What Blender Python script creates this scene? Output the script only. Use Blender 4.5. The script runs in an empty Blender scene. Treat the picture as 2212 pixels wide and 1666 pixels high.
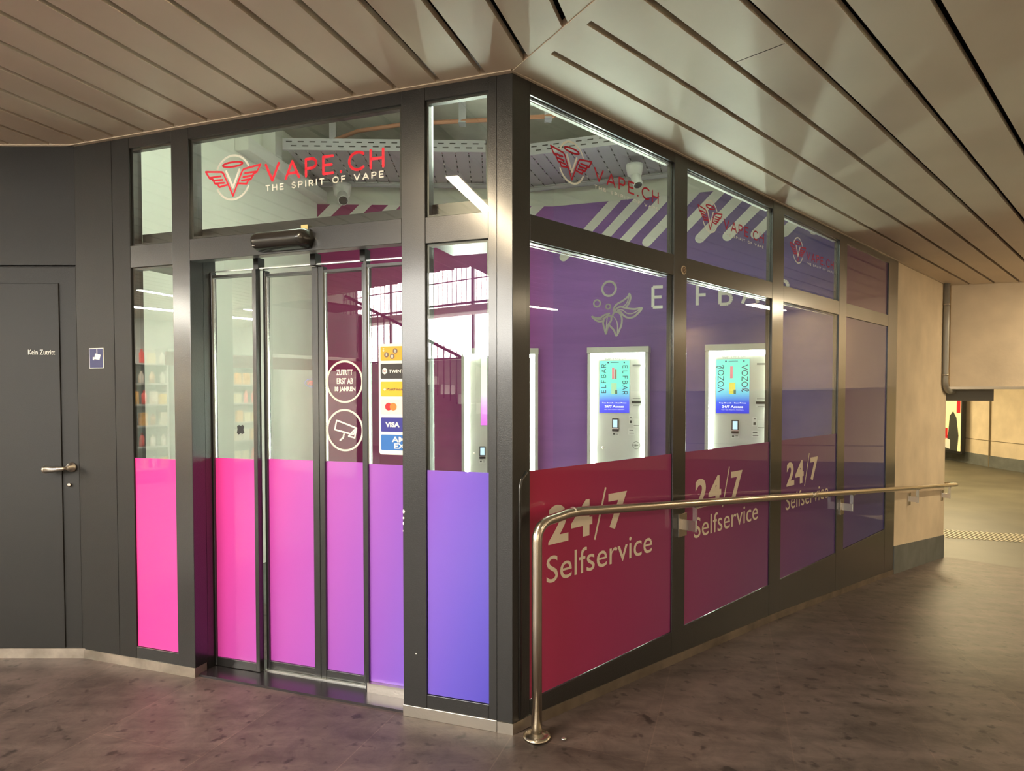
import bpy, bmesh, math, random
from mathutils import Vector
random.seed(7)
sc = bpy.context.scene

# ---------------------------------------------------------------- camera, world, exposure
FPX, IMW = 1400.0, 2212.0
PITCH = 1.63291
cd = bpy.data.cameras.new('camera'); cam = bpy.data.objects.new('camera', cd)
sc.collection.objects.link(cam)
cd.sensor_width = 36.0; cd.lens = FPX / IMW * 36.0
cd.shift_y = (889.9 - 833.0) / IMW
cd.clip_start = 0.05; cd.clip_end = 200
cam.location = (0, 0, 1.5)
cam.rotation_euler = (math.radians(90 - PITCH), 0, 0)
sc.camera = cam
sc.view_settings.view_transform = 'Standard'; sc.view_settings.look = 'None'
sc.view_settings.exposure = 0.1; sc.view_settings.gamma = 1.0
sc.view_settings.use_curve_mapping = False
w = bpy.data.worlds.new('world'); sc.world = w; w.use_nodes = True
w.node_tree.nodes['Background'].inputs[0].default_value = (0.9, 0.8, 0.65, 1)
w.node_tree.nodes['Background'].inputs[1].default_value = 0.04

# light levels (radiance of each emitter)
L_STRIP = 160.0       # warm strip lamps in the passage ceiling
L_LED = 125.0         # led edges of the vending machines
L_ROOM = 27.0        # shop ceiling luminaires
L_DAY = 27.0         # daylight glazing of the stair hall
L_FAR = 120.0
L_FILL = 3.4        # added fill panels in shop front form, out of view
L_GOODS = 420.0      # lamps over the goods shelves
L_SHOP = 60.0

# ---------------------------------------------------------------- frames of reference
C0 = Vector((0.002, 2.805, 0))
class Frame:
    def __init__(f, P, d, n):
        f.P = Vector(P); f.d = Vector((d[0], d[1], 0)).normalized(); f.n = Vector((n[0], n[1], 0)).normalized()
    def pt(f, s, o, z): return f.P + f.d * s + f.n * o + Vector((0, 0, z))
F1 = Frame(C0, (-0.94645, 0.32284), (-0.32284, -0.94645))     # entrance front, s runs left from the corner
F2 = Frame(C0, (0.71047, 0.70372), (0.70372, -0.71047))       # side front, s runs right from the corner
W2 = Frame((0.818, 6.75, 0), (0.9465, -0.3228), (-0.3228, -0.9465))
W3 = Frame((-2.027, 6.8, 0), (2.467, 0.08), (0.0324, -0.9995))
WL = Frame((-2.027, 6.8, 0), (-0.45, -3.0), (3.0, -0.45))
DW = Frame((-2.430, 3.634, 0), (-1, 0.0), (0, -1))            # service door wall, s runs left
E = Vector((0.9465, -0.3228, 0))
BEAM = Frame((5.577, 8.29, 0), (0.9465, -0.3228), (-0.3228, -0.9465))

RAMP = [(-0.2, 0), (0, 0), (.94, -.052), (1.8, -.108), (2.7, -.162), (4.1, -.278), (5.63, -.405), (7.95, -.63)]
def ramp_z(s):
    for (a, za), (b, zb) in zip(RAMP, RAMP[1:]):
        if s <= b: return za + (zb - za) * max(0, (s - a)) / (b - a)
    return -.63

# ---------------------------------------------------------------- mesh builder
class MB:
    def __init__(m): m.v = []; m.f = []; m.sm = []
    def quad(m, *p, smooth=False):
        i = len(m.v); m.v += [Vector(q) for q in p]; m.f.append(tuple(range(i, i + len(p)))); m.sm.append(smooth); return m
    def hexa(m, b, t):
        i = len(m.v); m.v += [Vector(q) for q in b] + [Vector(q) for q in t]
        for f in ((3, 2, 1, 0), (4, 5, 6, 7), (0, 1, 5, 4), (1, 2, 6, 5), (2, 3, 7, 6), (3, 0, 4, 7)):
            m.f.append(tuple(i + k for k in f)); m.sm.append(False)
        return m
    def box(m, fr, s0, s1, o0, o1, z0, z1, z0b=None):
        """box in a frame; z0b = bottom height at s1 when it follows a slope"""
        zb = z0 if z0b is None else z0b
        P = fr.pt
        return m.hexa([P(s0, o0, z0), P(s1, o0, zb), P(s1, o1, zb), P(s0, o1, z0)],
                      [P(s0, o0, z1), P(s1, o0, z1), P(s1, o1, z1), P(s0, o1, z1)])
    def abox(m, x0, x1, y0, y1, z0, z1):
        return m.hexa([(x0, y0, z0), (x1, y0, z0), (x1, y1, z0), (x0, y1, z0)], [(x0, y0, z1), (x1, y0, z1), (x1, y1, z1), (x0, y1, z1)])
    def prism(m, pts, z0, z1):
        n = len(pts); i = len(m.v)
        m.v += [Vector((p[0], p[1], z0)) for p in pts] + [Vector((p[0], p[1], z1)) for p in pts]
        m.f.append(tuple(i + k for k in reversed(range(n)))); m.f.append(tuple(i + n + k for k in range(n))); m.sm += [False, False]
        for k in range(n):
            m.f.append((i + k, i + (k + 1) % n, i + n + (k + 1) % n, i + n + k)); m.sm.append(False)
        return m
    def tube(m, pts, r, seg=16, cap=True):
        pts = [Vector(p) for p in pts]; i0 = len(m.v); rings = []
        prev = None
        for k, p in enumerate(pts):
            if k == 0: t = pts[1] - p
            elif k == len(pts) - 1: t = p - pts[-2]
            else: t = (pts[k + 1] - p).normalized() + (p - pts[k - 1]).normalized()
            t.normalize()
            if prev is None:
                a = Vector((0, 0, 1)) if abs(t.z) < .9 else Vector((1, 0, 0))
                u = t.cross(a).normalized()
            else:
                u = (prev - t * prev.dot(t)).normalized()
            prev = u; v = t.cross(u)
            rr = r[k] if isinstance(r, (list, tuple)) else r
            for j in range(seg):
                a = 2 * math.pi * j / seg
                m.v.append(p + (u * math.cos(a) + v * math.sin(a)) * rr)
        for k in range(len(pts) - 1):
            for j in range(seg):
                a = i0 + k * seg + j; b = i0 + k * seg + (j + 1) % seg
                m.f.append((a, b, b + seg, a + seg)); m.sm.append(True)
        if cap:
            m.f.append(tuple(i0 + j for j in reversed(range(seg)))); m.sm.append(False)
            e = i0 + (len(pts) - 1) * seg
            m.f.append(tuple(e + j for j in range(seg))); m.sm.append(False)
        return m
    def lathe(m, base, prof, axis=Vector((0, 0, 1)), seg=24):
        """prof = [(r, h)] along axis from base"""
        axis = Vector(axis).normalized()
        a = Vector((0, 0, 1)) if abs(axis.z) < .9 else Vector((1, 0, 0))
        u = axis.cross(a).normalized(); v = axis.cross(u); i0 = len(m.v)
        for r, h in prof:
            for j in range(seg):
                t = 2 * math.pi * j / seg
                m.v.append(Vector(base) + axis * h + (u * math.cos(t) + v * math.sin(t)) * max(r, 1e-4))
        for k in range(len(prof) - 1):
            for j in range(seg):
                a = i0 + k * seg + j; b = i0 + k * seg + (j + 1) % seg
                m.f.append((a, b, b + seg, a + seg)); m.sm.append(True)
        m.f.append(tuple(i0 + j for j in reversed(range(seg)))); m.sm.append(False)
        e = i0 + (len(prof) - 1) * seg
        m.f.append(tuple(e + j for j in range(seg))); m.sm.append(False)
        return m

def mat(name, col, rough=.5, metal=0.0, spec=.5, coat=0.0, emis=None, estr=0.0, bump=0.0, bscale=60., var=0.0, vscale=3.0, trans=0.0):
    m = bpy.data.materials.new(name); m.use_nodes = True
    nt = m.node_tree; b = nt.nodes['Principled BSDF']
    b.inputs['Base Color'].default_value = (*col, 1); b.inputs['Roughness'].default_value = rough
    b.inputs['Metallic'].default_value = metal; b.inputs['Specular IOR Level'].default_value = spec
    b.inputs['Coat Weight'].default_value = coat; b.inputs['Coat Roughness'].default_value = .03
    if emis: b.inputs['Emission Color'].default_value = (*emis, 1); b.inputs['Emission Strength'].default_value = estr
    if bump or var:
        g = nt.nodes.new('ShaderNodeNewGeometry')
    if bump:
        n = nt.nodes.new('ShaderNodeTexNoise'); n.inputs['Scale'].default_value = bscale; n.inputs['Detail'].default_value = 3
        nt.links.new(g.outputs['Position'], n.inputs['Vector'])
        bp = nt.nodes.new('ShaderNodeBump'); bp.inputs['Strength'].default_value = bump; bp.inputs['Distance'].default_value = .004
        nt.links.new(n.outputs['Fac'], bp.inputs['Height']); nt.links.new(bp.outputs[0], b.inputs['Normal'])
    if var:
        n = nt.nodes.new('ShaderNodeTexNoise'); n.inputs['Scale'].default_value = vscale; n.inputs['Detail'].default_value = 5
        nt.links.new(g.outputs['Position'], n.inputs['Vector'])
        r = nt.nodes.new('ShaderNodeValToRGB')
        r.color_ramp.elements[0].position = .3; r.color_ramp.elements[1].position = .7
        r.color_ramp.elements[0].color = (*[c * (1 - var) for c in col], 1); r.color_ramp.elements[1].color = (*[min(1, c * (1 + var * .5)) for c in col], 1)
        nt.links.new(n.outputs['Fac'], r.inputs[0]); nt.links.new(r.outputs[0], b.inputs['Base Color'])
    return m

def emit(name, col, s):
    m = bpy.data.materials.new(name); m.use_nodes = True; nt = m.node_tree; nt.nodes.clear()
    e = nt.nodes.new('ShaderNodeEmission'); e.inputs[0].default_value = (*col, 1); e.inputs[1].default_value = s
    o = nt.nodes.new('ShaderNodeOutputMaterial'); nt.links.new(e.outputs[0], o.inputs[0]); return m

def srgb(r, g, b):
    f = lambda c: (c / 255 / 12.92) if c / 255 <= .04045 else ((c / 255 + .055) / 1.055) ** 2.4
    return (f(r), f(g), f(b))

def linear_coord(nt, P, vec, scale):
    """node giving dot(position - P, vec) * scale"""
    g = nt.nodes.new('ShaderNodeNewGeometry')
    s = nt.nodes.new('ShaderNodeVectorMath'); s.operation = 'SUBTRACT'; s.inputs[1].default_value = tuple(P)
    d = nt.nodes.new('ShaderNodeVectorMath'); d.operation = 'DOT_PRODUCT'; d.inputs[1].default_value = tuple(Vector(vec) * scale)
    nt.links.new(g.outputs['Position'], s.inputs[0]); nt.links.new(s.outputs[0], d.inputs[0])
    return d.outputs['Value']

def ramp_mat(name, P, vec, length, stops, rough=.5, coat=0.0, trans=0.0, estr=0.0, spec=.5):
    """printed colour gradient along a direction of the surface (the print itself)"""
    m = bpy.data.materials.new(name); m.use_nodes = True; nt = m.node_tree; b = nt.nodes['Principled BSDF']
    fac = linear_coord(nt, P, Vector(vec), 1.0 / length)
    r = nt.nodes.new('ShaderNodeValToRGB'); cr = r.color_ramp
    while len(cr.elements) < len(stops): cr.elements.new(.5)
    for e, (p, c) in zip(cr.elements, stops): e.position = p; e.color = (*c, 1)
    nt.links.new(fac, r.inputs[0])
    b.inputs['Roughness'].default_value = rough; b.inputs['Coat Weight'].default_value = coat; b.inputs['Coat Roughness'].default_value = .02
    b.inputs['Specular IOR Level'].default_value = spec
    nt.links.new(r.outputs[0], b.inputs['Base Color'])
    if estr:
        nt.links.new(r.outputs[0], b.inputs['Emission Color']); b.inputs['Emission Strength'].default_value = estr
    if trans:
        t = nt.nodes.new('ShaderNodeBsdfTranslucent'); x = nt.nodes.new('ShaderNodeMixShader'); x.inputs[0].default_value = trans
        nt.links.new(r.outputs[0], t.inputs[0]); nt.links.new(b.outputs[0], x.inputs[1]); nt.links.new(t.outputs[0], x.inputs[2])
        nt.links.new(x.outputs[0], nt.nodes['Material Output'].inputs[0])
    return m

def glass_mat(name, tint=(.93, .96, .93), k=2.7):
    m = bpy.data.materials.new(name); m.use_nodes = True; nt = m.node_tree; nt.nodes.clear()
    N = nt.nodes.new; L = nt.links.new
    g = N('ShaderNodeNewGeometry'); d = N('ShaderNodeVectorMath'); d.operation = 'DOT_PRODUCT'
    L(g.outputs['Incoming'], d.inputs[0]); L(g.outputs['Normal'], d.inputs[1])
    a = N('ShaderNodeMath'); a.operation = 'ABSOLUTE'; L(d.outputs['Value'], a.inputs[0])
    i = N('ShaderNodeMath'); i.operation = 'SUBTRACT'; i.inputs[0].default_value = 1; L(a.outputs[0], i.inputs[1])
    p = N('ShaderNodeMath'); p.operation = 'POWER'; p.inputs[1].default_value = 5; L(i.outputs[0], p.inputs[0])
    q = N('ShaderNodeMath'); q.operation = 'MULTIPLY_ADD'; q.inputs[1].default_value = .95 ; q.inputs[2].default_value = .043 * k; L(p.outputs[0], q.inputs[0])
    q.use_clamp = True
    t = N('ShaderNodeBsdfTransparent'); t.inputs[0].default_value = (*tint, 1)
    s = N('ShaderNodeBsdfGlossy'); s.inputs['Roughness'].default_value = 0.005
    x = N('ShaderNodeMixShader'); L(q.outputs[0], x.inputs[0]); L(t.outputs[0], x.inputs[1]); L(s.outputs[0], x.inputs[2])
    o = N('ShaderNodeOutputMaterial'); L(x.outputs[0], o.inputs[0]); return m

# ---------------------------------------------------------------- object helpers
def mesh_of(name, mb, off, m, bevel=0.0):
    me = bpy.data.meshes.new(name)
    me.from_pydata([tuple(v - off) for v in mb.v], [], mb.f)
    me.polygons.foreach_set('use_smooth', mb.sm)
    me.materials.append(m); me.validate(); me.update()
    return me
def obj(name, mb, m, parent=None, bevel=0.0, label=None):
    off = Vector(parent['_org']) if parent is not None else Vector((0, 0, 0))
    org = off
    if parent is None:
        xs = [v.x for v in mb.v]; ys = [v.y for v in mb.v]; zs = [v.z for v in mb.v]
        org = Vector(((min(xs) + max(xs)) / 2, (min(ys) + max(ys)) / 2, min(zs)))
    o = bpy.data.objects.new(name, mesh_of(name, mb, org, m))
    sc.collection.objects.link(o)
    if parent is None: o.location = org
    else: o.parent = parent
    o['_org'] = tuple(org)
    if bevel:
        bv = o.modifiers.new('bevel', 'BEVEL'); bv.width = bevel; bv.segments = 2; bv.limit_method = 'ANGLE'
    if label: o['label'] = label
    return o
def tag(o, label, cat, group=None, kind=None):
    o['label'] = label; o['category'] = cat
    if group: o['group'] = group
    if kind: o['kind'] = kind
    return o
def thing(name, label, cat, loc, group=None, kind=None):
    o = bpy.data.objects.new(name, None); sc.collection.objects.link(o); o.location = loc; o['_org'] = tuple(loc)
    o.empty_display_size = .1
    return tag(o, label, cat, group, kind)
def struct(name, mb, m, label=None, cat=None, parent=None, bevel=0.0):
    o = obj(name, mb, m, parent, bevel)
    if parent is None:
        o['kind'] = 'structure'
        if label: o['label'] = label
        o['category'] = cat or name.rstrip('_0123456789').split('_')[0]
    return o
def dup(root, loc, label=None, group=None):
    r = root.copy(); sc.collection.objects.link(r); r.location = loc; r['_org'] = tuple(loc)
    if label: r['label'] = label
    if group: r['group'] = group
    for ch in list(root.children):
        c = ch.copy(); sc.collection.objects.link(c); c.parent = r
        for g in ch.children:
            d = g.copy(); sc.collection.objects.link(d); d.parent = c
    return r

# ---------------------------------------------------------------- flat lettering and line art
_cache = {}
def text_geo(s, bold=0.0, spacing=1.0):
    key = (s, bold, spacing)
    if key in _cache: return _cache[key]
    cu = bpy.data.curves.new('t', 'FONT'); cu.body = s; cu.size = 1; cu.offset = bold; cu.space_character = spacing; cu.resolution_u = 4
    cu.fill_mode = 'FRONT' if hasattr(cu, 'fill_mode') else cu.fill_mode
    o = bpy.data.objects.new('t', cu); sc.collection.objects.link(o)
    dg = bpy.context.evaluated_depsgraph_get(); me = o.evaluated_get(dg).to_mesh()
    v = [(p.co.x, p.co.y) for p in me.vertices]; f = [tuple(p.vertices) for p in me.polygons]
    o.evaluated_get(dg).to_mesh_clear(); bpy.data.objects.remove(o); bpy.data.curves.remove(cu)
    x0 = min(a[0] for a in v); x1 = max(a[0] for a in v); y0 = min(a[1] for a in v); y1 = max(a[1] for a in v)
    _cache[key] = (v, f, x0, x1, y0, y1); return _cache[key]
def put_text(mb, s, fn, u0, u1, v0, v1, bold=0.0, spacing=1.0):
    """lettering fitted to the box u0..u1, v0..v1; fn maps (u,v) to a point"""
    v, f, x0, x1, y0, y1 = text_geo(s, bold, spacing); i = len(mb.v)
    for x, y in v: mb.v.append(fn(u0 + (x - x0) / (x1 - x0) * (u1 - u0), v0 + (y - y0) / (y1 - y0) * (v1 - v0)))
    for q in f: mb.f.append(tuple(i + k for k in q)); mb.sm.append(False)
    return mb
def stroke(mb, pts, wd, fn, closed=False, round_=True):
    pts = [Vector((p[0], p[1], 0)) for p in pts]
    if closed: pts = pts + [pts[0]]
    for a, b in zip(pts, pts[1:]):
        d = b - a
        if d.length < 1e-7: continue
        n = Vector((-d.y, d.x, 0)).normalized() * wd / 2
        mb.quad(*[fn(q.x, q.y) for q in (a - n, b - n, b + n, a + n)])
    if round_:
        for p in (pts[:-1] if closed else pts):
            mb.quad(*[fn(p.x + wd / 2 * math.cos(t * math.pi / 4), p.y + wd / 2 * math.sin(t * math.pi / 4)) for t in range(8)])
    return mb
def arc(cx, cy, rx, ry, a0, a1, n=24):
    return [(cx + rx * math.cos(math.radians(a0 + (a1 - a0) * k / n)), cy + ry * math.sin(math.radians(a0 + (a1 - a0) * k / n))) for k in range(n + 1)]
GL = {  # single line capitals, unit height, (width, polylines)
 'V': (.8, [[(0, 1), (.4, 0), (.8, 1)]]), 'A': (.8, [[(0, 0), (.4, 1), (.8, 0)], [(.14, .3), (.66, .3)]]),
 'P': (.6, [[(0, 0), (0, 1), (.35, 1)] + arc(.35, .72, .25, .28, 90, -90, 8) + [(0, .44)]]),
 'E': (.55, [[(.55, 1), (0, 1), (0, 0), (.55, 0)], [(0, .5), (.48, .5)]]), '.': (.08, [[(.04, 0), (.04, .02)]]),
 'C': (.8, [arc(.5, .5, .48, .5, 50, 310, 20)]), 'H': (.68, [[(0, 0), (0, 1)], [(.68, 0), (.68, 1)], [(0, .5), (.68, .5)]]),
 'T': (.6, [[(0, 1), (.6, 1)], [(.3, 1), (.3, 0)]]),
 'S': (.55, [arc(.28, .74, .25, .26, 30, 270, 12)[:-1] + arc(.28, .25, .27, .25, 90, -160, 12)]),
 'I': (.04, [[(.02, 0), (.02, 1)]]),
 'R': (.6, [[(0, 0), (0, 1), (.33, 1)] + arc(.33, .72, .25, .28, 90, -90, 8) + [(0, .44)], [(.3, .44), (.58, 0)]]),
 'O': (.86, [arc(.43, .5, .43, .5, 0, 360, 24)]), 'F': (.52, [[(.52, 1), (0, 1), (0, 0)], [(0, .5), (.45, .5)]]),
 'L': (.5, [[(0, 1), (0, 0), (.5, 0)]]),
 'B': (.6, [[(0, 0), (0, 1), (.32, 1)] + arc(.32, .76, .22, .24, 90, -90, 8) + [(0, .52)], [(.32, .52)] + arc(.34, .26, .26, .26, 90, -90, 8) + [(0, 0), (0, .1)]]),
 ' ': (.35, [])}
def line_text(mb, s, fn, u0, u1, v0, v1, wd, gap=.35):
    tot = sum(GL[c][0] for c in s) + gap * (len(s) - 1); kx = (u1 - u0) / tot; ky = v1 - v0; x = 0
    for c in s:
        gw, pl = GL[c]
        for p in pl: stroke(mb, [(u0 + (x + a) * kx, v0 + b * ky) for a, b in p], wd, fn)
        x += gw + gap
    return mb
# winged V emblem: unit = wing span 1, origin at its centre
def emblem(red, white, fn, u, v, k):
    T = lambda pts: [(u + a * k, v + (b * .68 + .012) * k) for a, b in pts]
    lw = .028 * k
    for sg in (-1, 1):
        M = lambda pts: T([(sg * a, b) for a, b in pts])
        stroke(red, M([(.0, -.40), (.17, .10), (.20, .14), (.5, .19), (.43, .04), (.37, .01), (.33, -.09), (.28, -.11), (.25, -.18), (.10, -.15)]), lw, fn)
        stroke(red, M([(.22, .05), (.42, .05)]), lw, fn); stroke(red, M([(.19, -.03), (.37, -.02)]), lw, fn); stroke(red, M([(.16, -.10), (.31, -.09)]), lw, fn)
    stroke(red, T(arc(0, .27, .18, .05, 0, 360, 24)), lw, fn)
    stroke(white, T([(-.12, .14), (0, -.22), (.12, .14)]), lw * 1.25, fn)
    stroke(white, T(arc(0, -.01, .32, .47, 28, 152, 20)), lw * 1.1, fn)
    stroke(white, T(arc(0, -.01, .32, .47, 208, 332, 24)), lw * 1.1, fn)

# ---------------------------------------------------------------- materials
M = {}
M['frame'] = mat('anthracite_coated_metal', (.010, .010, .010), .34, 0, .45, coat=.9, bump=.25, bscale=260)
M['frame'].node_tree.nodes['Principled BSDF'].inputs['Coat Roughness'].default_value = .17
M['door'] = mat('dark_door_paint', (.014, .013, .012), .5, 0, .35, bump=.15, bscale=260)
M['frame_in'] = mat('dark_inner_metal', (.06, .06, .058), .3, .6)
M['steel'] = mat('brushed_steel', (.62, .57, .50), .3, 1.0, bump=.1, bscale=90)
M['plinth'] = mat('scuffed_steel_plinth', (.42, .36, .30), .42, .8, var=.35, vscale=9)
M['bead'] = mat('aluminium_bead', (.75, .77, .72), .25, .9)
M['rail'] = mat('polished_stainless_rail', (.60, .54, .46), .27, 1.0, bump=.06, bscale=30)
M['glass'] = glass_mat('shop_glass')
M['sky_glass'] = M['glass']
M['slat'] = mat('beige_ceiling_metal', (.68, .58, .46), .42, 0, .45, var=.08, vscale=1.5)
M['void'] = mat('ceiling_void', (.02, .018, .015), .9)
M['concrete'] = mat('painted_concrete', (.72, .60, .43), .75, var=.14, vscale=2.2, bump=.3, bscale=30)
M['base_grey'] = mat('grey_painted_base', (.15, .16, .15), .6, var=.25, vscale=4)
M['white_wall'] = mat('white_render_wall', (.78, .80, .72), .8, var=.05, vscale=3)
M['soffit'] = mat('raw_concrete_soffit', (.66, .65, .57), .85, var=.25, vscale=2.5)
M['tray'] = mat('galvanised_tray', (.42, .41, .44), .45, .5)
M['tray_slot'] = mat('tray_slot_dark', (.03, .03, .03), .8)
M['copper'] = mat('copper_cable', (.42, .19, .11), .5, .2)
M['white_plastic'] = mat('white_plastic', (.72, .72, .68), .4)
M['black_plastic'] = mat('black_plastic', (.02, .018, .016), .22, 0, .6)
M['black'] = mat('matt_black', (.012, .012, .012), .5)
M['red_film'] = mat('red_lettering_film', (.78, .012, .04), .5)
M['dark_red_film'] = mat('deep_red_lettering_film', (.50, .006, .03), .5)
M['white_film'] = mat('white_lettering_film', (.85, .82, .74), .55)
M['cream_film'] = mat('cream_lettering_film', (.72, .62, .50), .6)
M['shop_cream'] = mat('cream_print', (.80, .80, .74), .7)
M['led'] = emit('machine_led_light', (.86, 1, .82), L_LED)
M['strip'] = emit('warm_strip_light', (1, .80, .52), L_STRIP)
M['room_lamp'] = emit('cool_room_light', (.90, 1, .84), L_ROOM)
M['far_lamp'] = emit('yellow_passage_light', (1, .80, .45), L_FAR)
M['goods_lamp'] = emit('goods_light', (1, .95, .82), L_GOODS)
M['shop_lamp'] = emit('shop_strip_light', (1, .93, .8), L_SHOP)
M['machine'] = mat('machine_white_steel', (.62, .62, .58), .35, .2)
M['housing'] = mat('housing_grey', (.55, .56, .52), .4, .2)

# floor stone
def floor_mat():
    m = bpy.data.materials.new('dark_stone_slabs'); m.use_nodes = True; nt = m.node_tree; b = nt.nodes['Principled BSDF']
    N = nt.nodes.new; L = nt.links.new
    u = linear_coord(nt, C0, F1.d, 1.0); v = linear_coord(nt, C0, F1.n, 1.0)
    cb = N('ShaderNodeCombineXYZ'); L(v, cb.inputs[0]); L(u, cb.inputs[1])
    br = N('ShaderNodeTexBrick'); L(cb.outputs[0], br.inputs['Vector'])
    br.inputs['Scale'].default_value = 1.0; br.inputs['Brick Width'].default_value = 1.15; br.inputs['Row Height'].default_value = .58
    br.inputs['Mortar Size'].default_value = .003; br.inputs['Mortar Smooth'].default_value = .3; br.inputs['Bias'].default_value = 0
    br.inputs['Color1'].default_value = (.8, .8, .8, 1); br.inputs['Color2'].default_value = (1.05, 1.05, 1.05, 1); br.inputs['Mortar'].default_value = (1.25, 1.2, 1.15, 1)
    g = N('ShaderNodeNewGeometry')
    mp = N('ShaderNodeMapping'); mp.inputs['Rotation'].default_value = (0, 0, -.65); mp.inputs['Scale'].default_value = (.8, 4, 1)
    L(g.outputs['Position'], mp.inputs[0])
    n1 = N('ShaderNodeTexNoise'); n1.inputs['Scale'].default_value = 1.6; n1.inputs['Detail'].default_value = 8; n1.inputs['Roughness'].default_value = .65; L(mp.outputs[0], n1.inputs['Vector'])
    n2 = N('ShaderNodeTexNoise'); n2.inputs['Scale'].default_value = 7; n2.inputs['Detail'].default_value = 8; n2.inputs['Roughness'].default_value = .7; n2.inputs['Distortion'].default_value = .6; L(g.outputs['Position'], n2.inputs['Vector'])
    r = N('ShaderNodeValToRGB'); e = r.color_ramp.elements; e[0].position = .34; e[0].color = (.038, .028, .026, 1); e[1].position = .66; e[1].color = (.172, .128, .117, 1)
    ad = N('ShaderNodeMix'); ad.data_type = 'FLOAT'; ad.inputs[0].default_value = .5; L(n1.outputs['Fac'], ad.inputs[2]); L(n2.outputs['Fac'], ad.inputs[3])
    L(ad.outputs[0], r.inputs[0])
    mx = N('ShaderNodeMix'); mx.data_type = 'RGBA'; mx.blend_type = 'MULTIPLY'; mx.inputs[0].default_value = 1; L(r.outputs[0], mx.inputs[6]); L(br.outputs['Color'], mx.inputs[7])
    # small dark blots
    vo = N('ShaderNodeTexNoise'); vo.inputs['Scale'].default_value = 16; vo.inputs['Detail'].default_value = 2; L(g.outputs['Position'], vo.inputs['Vector'])
    r2 = N('ShaderNodeValToRGB'); q = r2.color_ramp.elements; q[0].position = .29; q[0].color = (.35, .35, .35, 1); q[1].position = .38; q[1].color = (1, 1, 1, 1); L(vo.outputs['Fac'], r2.inputs[0])
    m2 = N('ShaderNodeMix'); m2.data_type = 'RGBA'; m2.blend_type = 'MULTIPLY'; m2.inputs[0].default_value = 1; L(mx.outputs[2], m2.inputs[6]); L(r2.outputs[0], m2.inputs[7])
    L(m2.outputs[2], b.inputs['Base Color'])
    b.inputs['Roughness'].default_value = .5; b.inputs['Specular IOR Level'].default_value = .45
    bp = N('ShaderNodeBump'); bp.inputs['Strength'].default_value = .35; bp.inputs['Distance'].default_value = .006; L(n2.outputs['Fac'], bp.inputs['Height']); L(bp.outputs[0], b.inputs['Normal'])
    return m
M['floor'] = floor_mat()
M['far_floor'] = mat('ramp_asphalt_floor', (.085, .078, .055), .5, 0, .4, var=.35, vscale=1.2)

# printed films
S = srgb
M['film1'] = ramp_mat('pink_to_violet_film', C0 + F1.d * 2.2 + Vector((0, 0, 1.15)), -F1.d * .93 + Vector((0, 0, -.28)), 2.25,
   [(0, S(255, 42, 150)), (.12, S(255, 50, 158)), (.24, S(226, 60, 168)), (.42, S(190, 76, 186)), (.56, S(174, 84, 198)), (.70, S(150, 86, 208)), (.80, S(132, 92, 218)), (.91, S(102, 84, 216)), (1, S(78, 70, 206))], .6, 1.0, .18)
M['film2'] = ramp_mat('crimson_to_blue_film', C0 + Vector((0, 0, 1.15)), F2.d * .97 + Vector((0, 0, -.25)), 5.2,
   [(0, S(180, 24, 70)), (.13, S(164, 32, 90)), (.28, S(148, 42, 104)), (.45, S(126, 44, 112)), (.62, S(104, 45, 122)), (.8, S(80, 52, 130)), (1, S(58, 52, 135))], .6, 1.0, .12)
M['film_plum'] = mat('plum_film', S(92, 40, 92), .6, 0, .5, 1.0)
def print_wall(name, fr, length, stops):
    m = ramp_mat(name, fr.P, fr.d, length, stops, .7)
    nt = m.node_tree; b = nt.nodes['Principled BSDF']; N = nt.nodes.new; L = nt.links.new
    src = b.inputs['Base Color'].links[0].from_socket
    z = linear_coord(nt, (0, 0, 0), Vector((0, 0, 1)), 1.0)
    c = N('ShaderNodeMath'); c.operation = 'GREATER_THAN'; c.inputs[1].default_value = 3.467; L(z, c.inputs[0])
    x = N('ShaderNodeMix'); x.data_type = 'RGBA'; L(c.outputs[0], x.inputs[0]); L(src, x.inputs[6]); x.inputs[7].default_value = (.78, .80, .70, 1)
    # brush texture of the print
    g = N('ShaderNodeNewGeometry'); mp = N('ShaderNodeMapping'); mp.inputs['Scale'].default_value = (.9, .9, 7); L(g.outputs['Position'], mp.inputs[0])
    n = N('ShaderNodeTexNoise'); n.inputs['Scale'].default_value = 1.6; n.inputs['Detail'].default_value = 4; L(mp.outputs[0], n.inputs['Vector'])
    r = N('ShaderNodeValToRGB'); e = r.color_ramp.elements; e[0].position = .35; e[0].color = (.88, .88, .92, 1); e[1].position = .65; e[1].color = (1, 1, 1, 1); L(n.outputs['Fac'], r.inputs[0])
    k = N('ShaderNodeMix'); k.data_type = 'RGBA'; k.blend_type = 'MULTIPLY'; k.inputs[0].default_value = 1; L(x.outputs[2], k.inputs[6]); L(r.outputs[0], k.inputs[7])
    L(k.outputs[2], b.inputs['Base Color'])
    return m
M['wall2'] = print_wall('violet_wall_print', W2, 3.2, [(0, S(150, 104, 182)), (.2, S(130, 102, 162)), (.5, S(114, 100, 152)), (1, S(108, 106, 176))])
M['wall3'] = print_wall('magenta_wall_print', W3, 2.55, [(0, S(148, 42, 98)), (.5, S(156, 56, 120)), (.85, S(162, 84, 162)), (1, S(160, 108, 190))])

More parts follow.
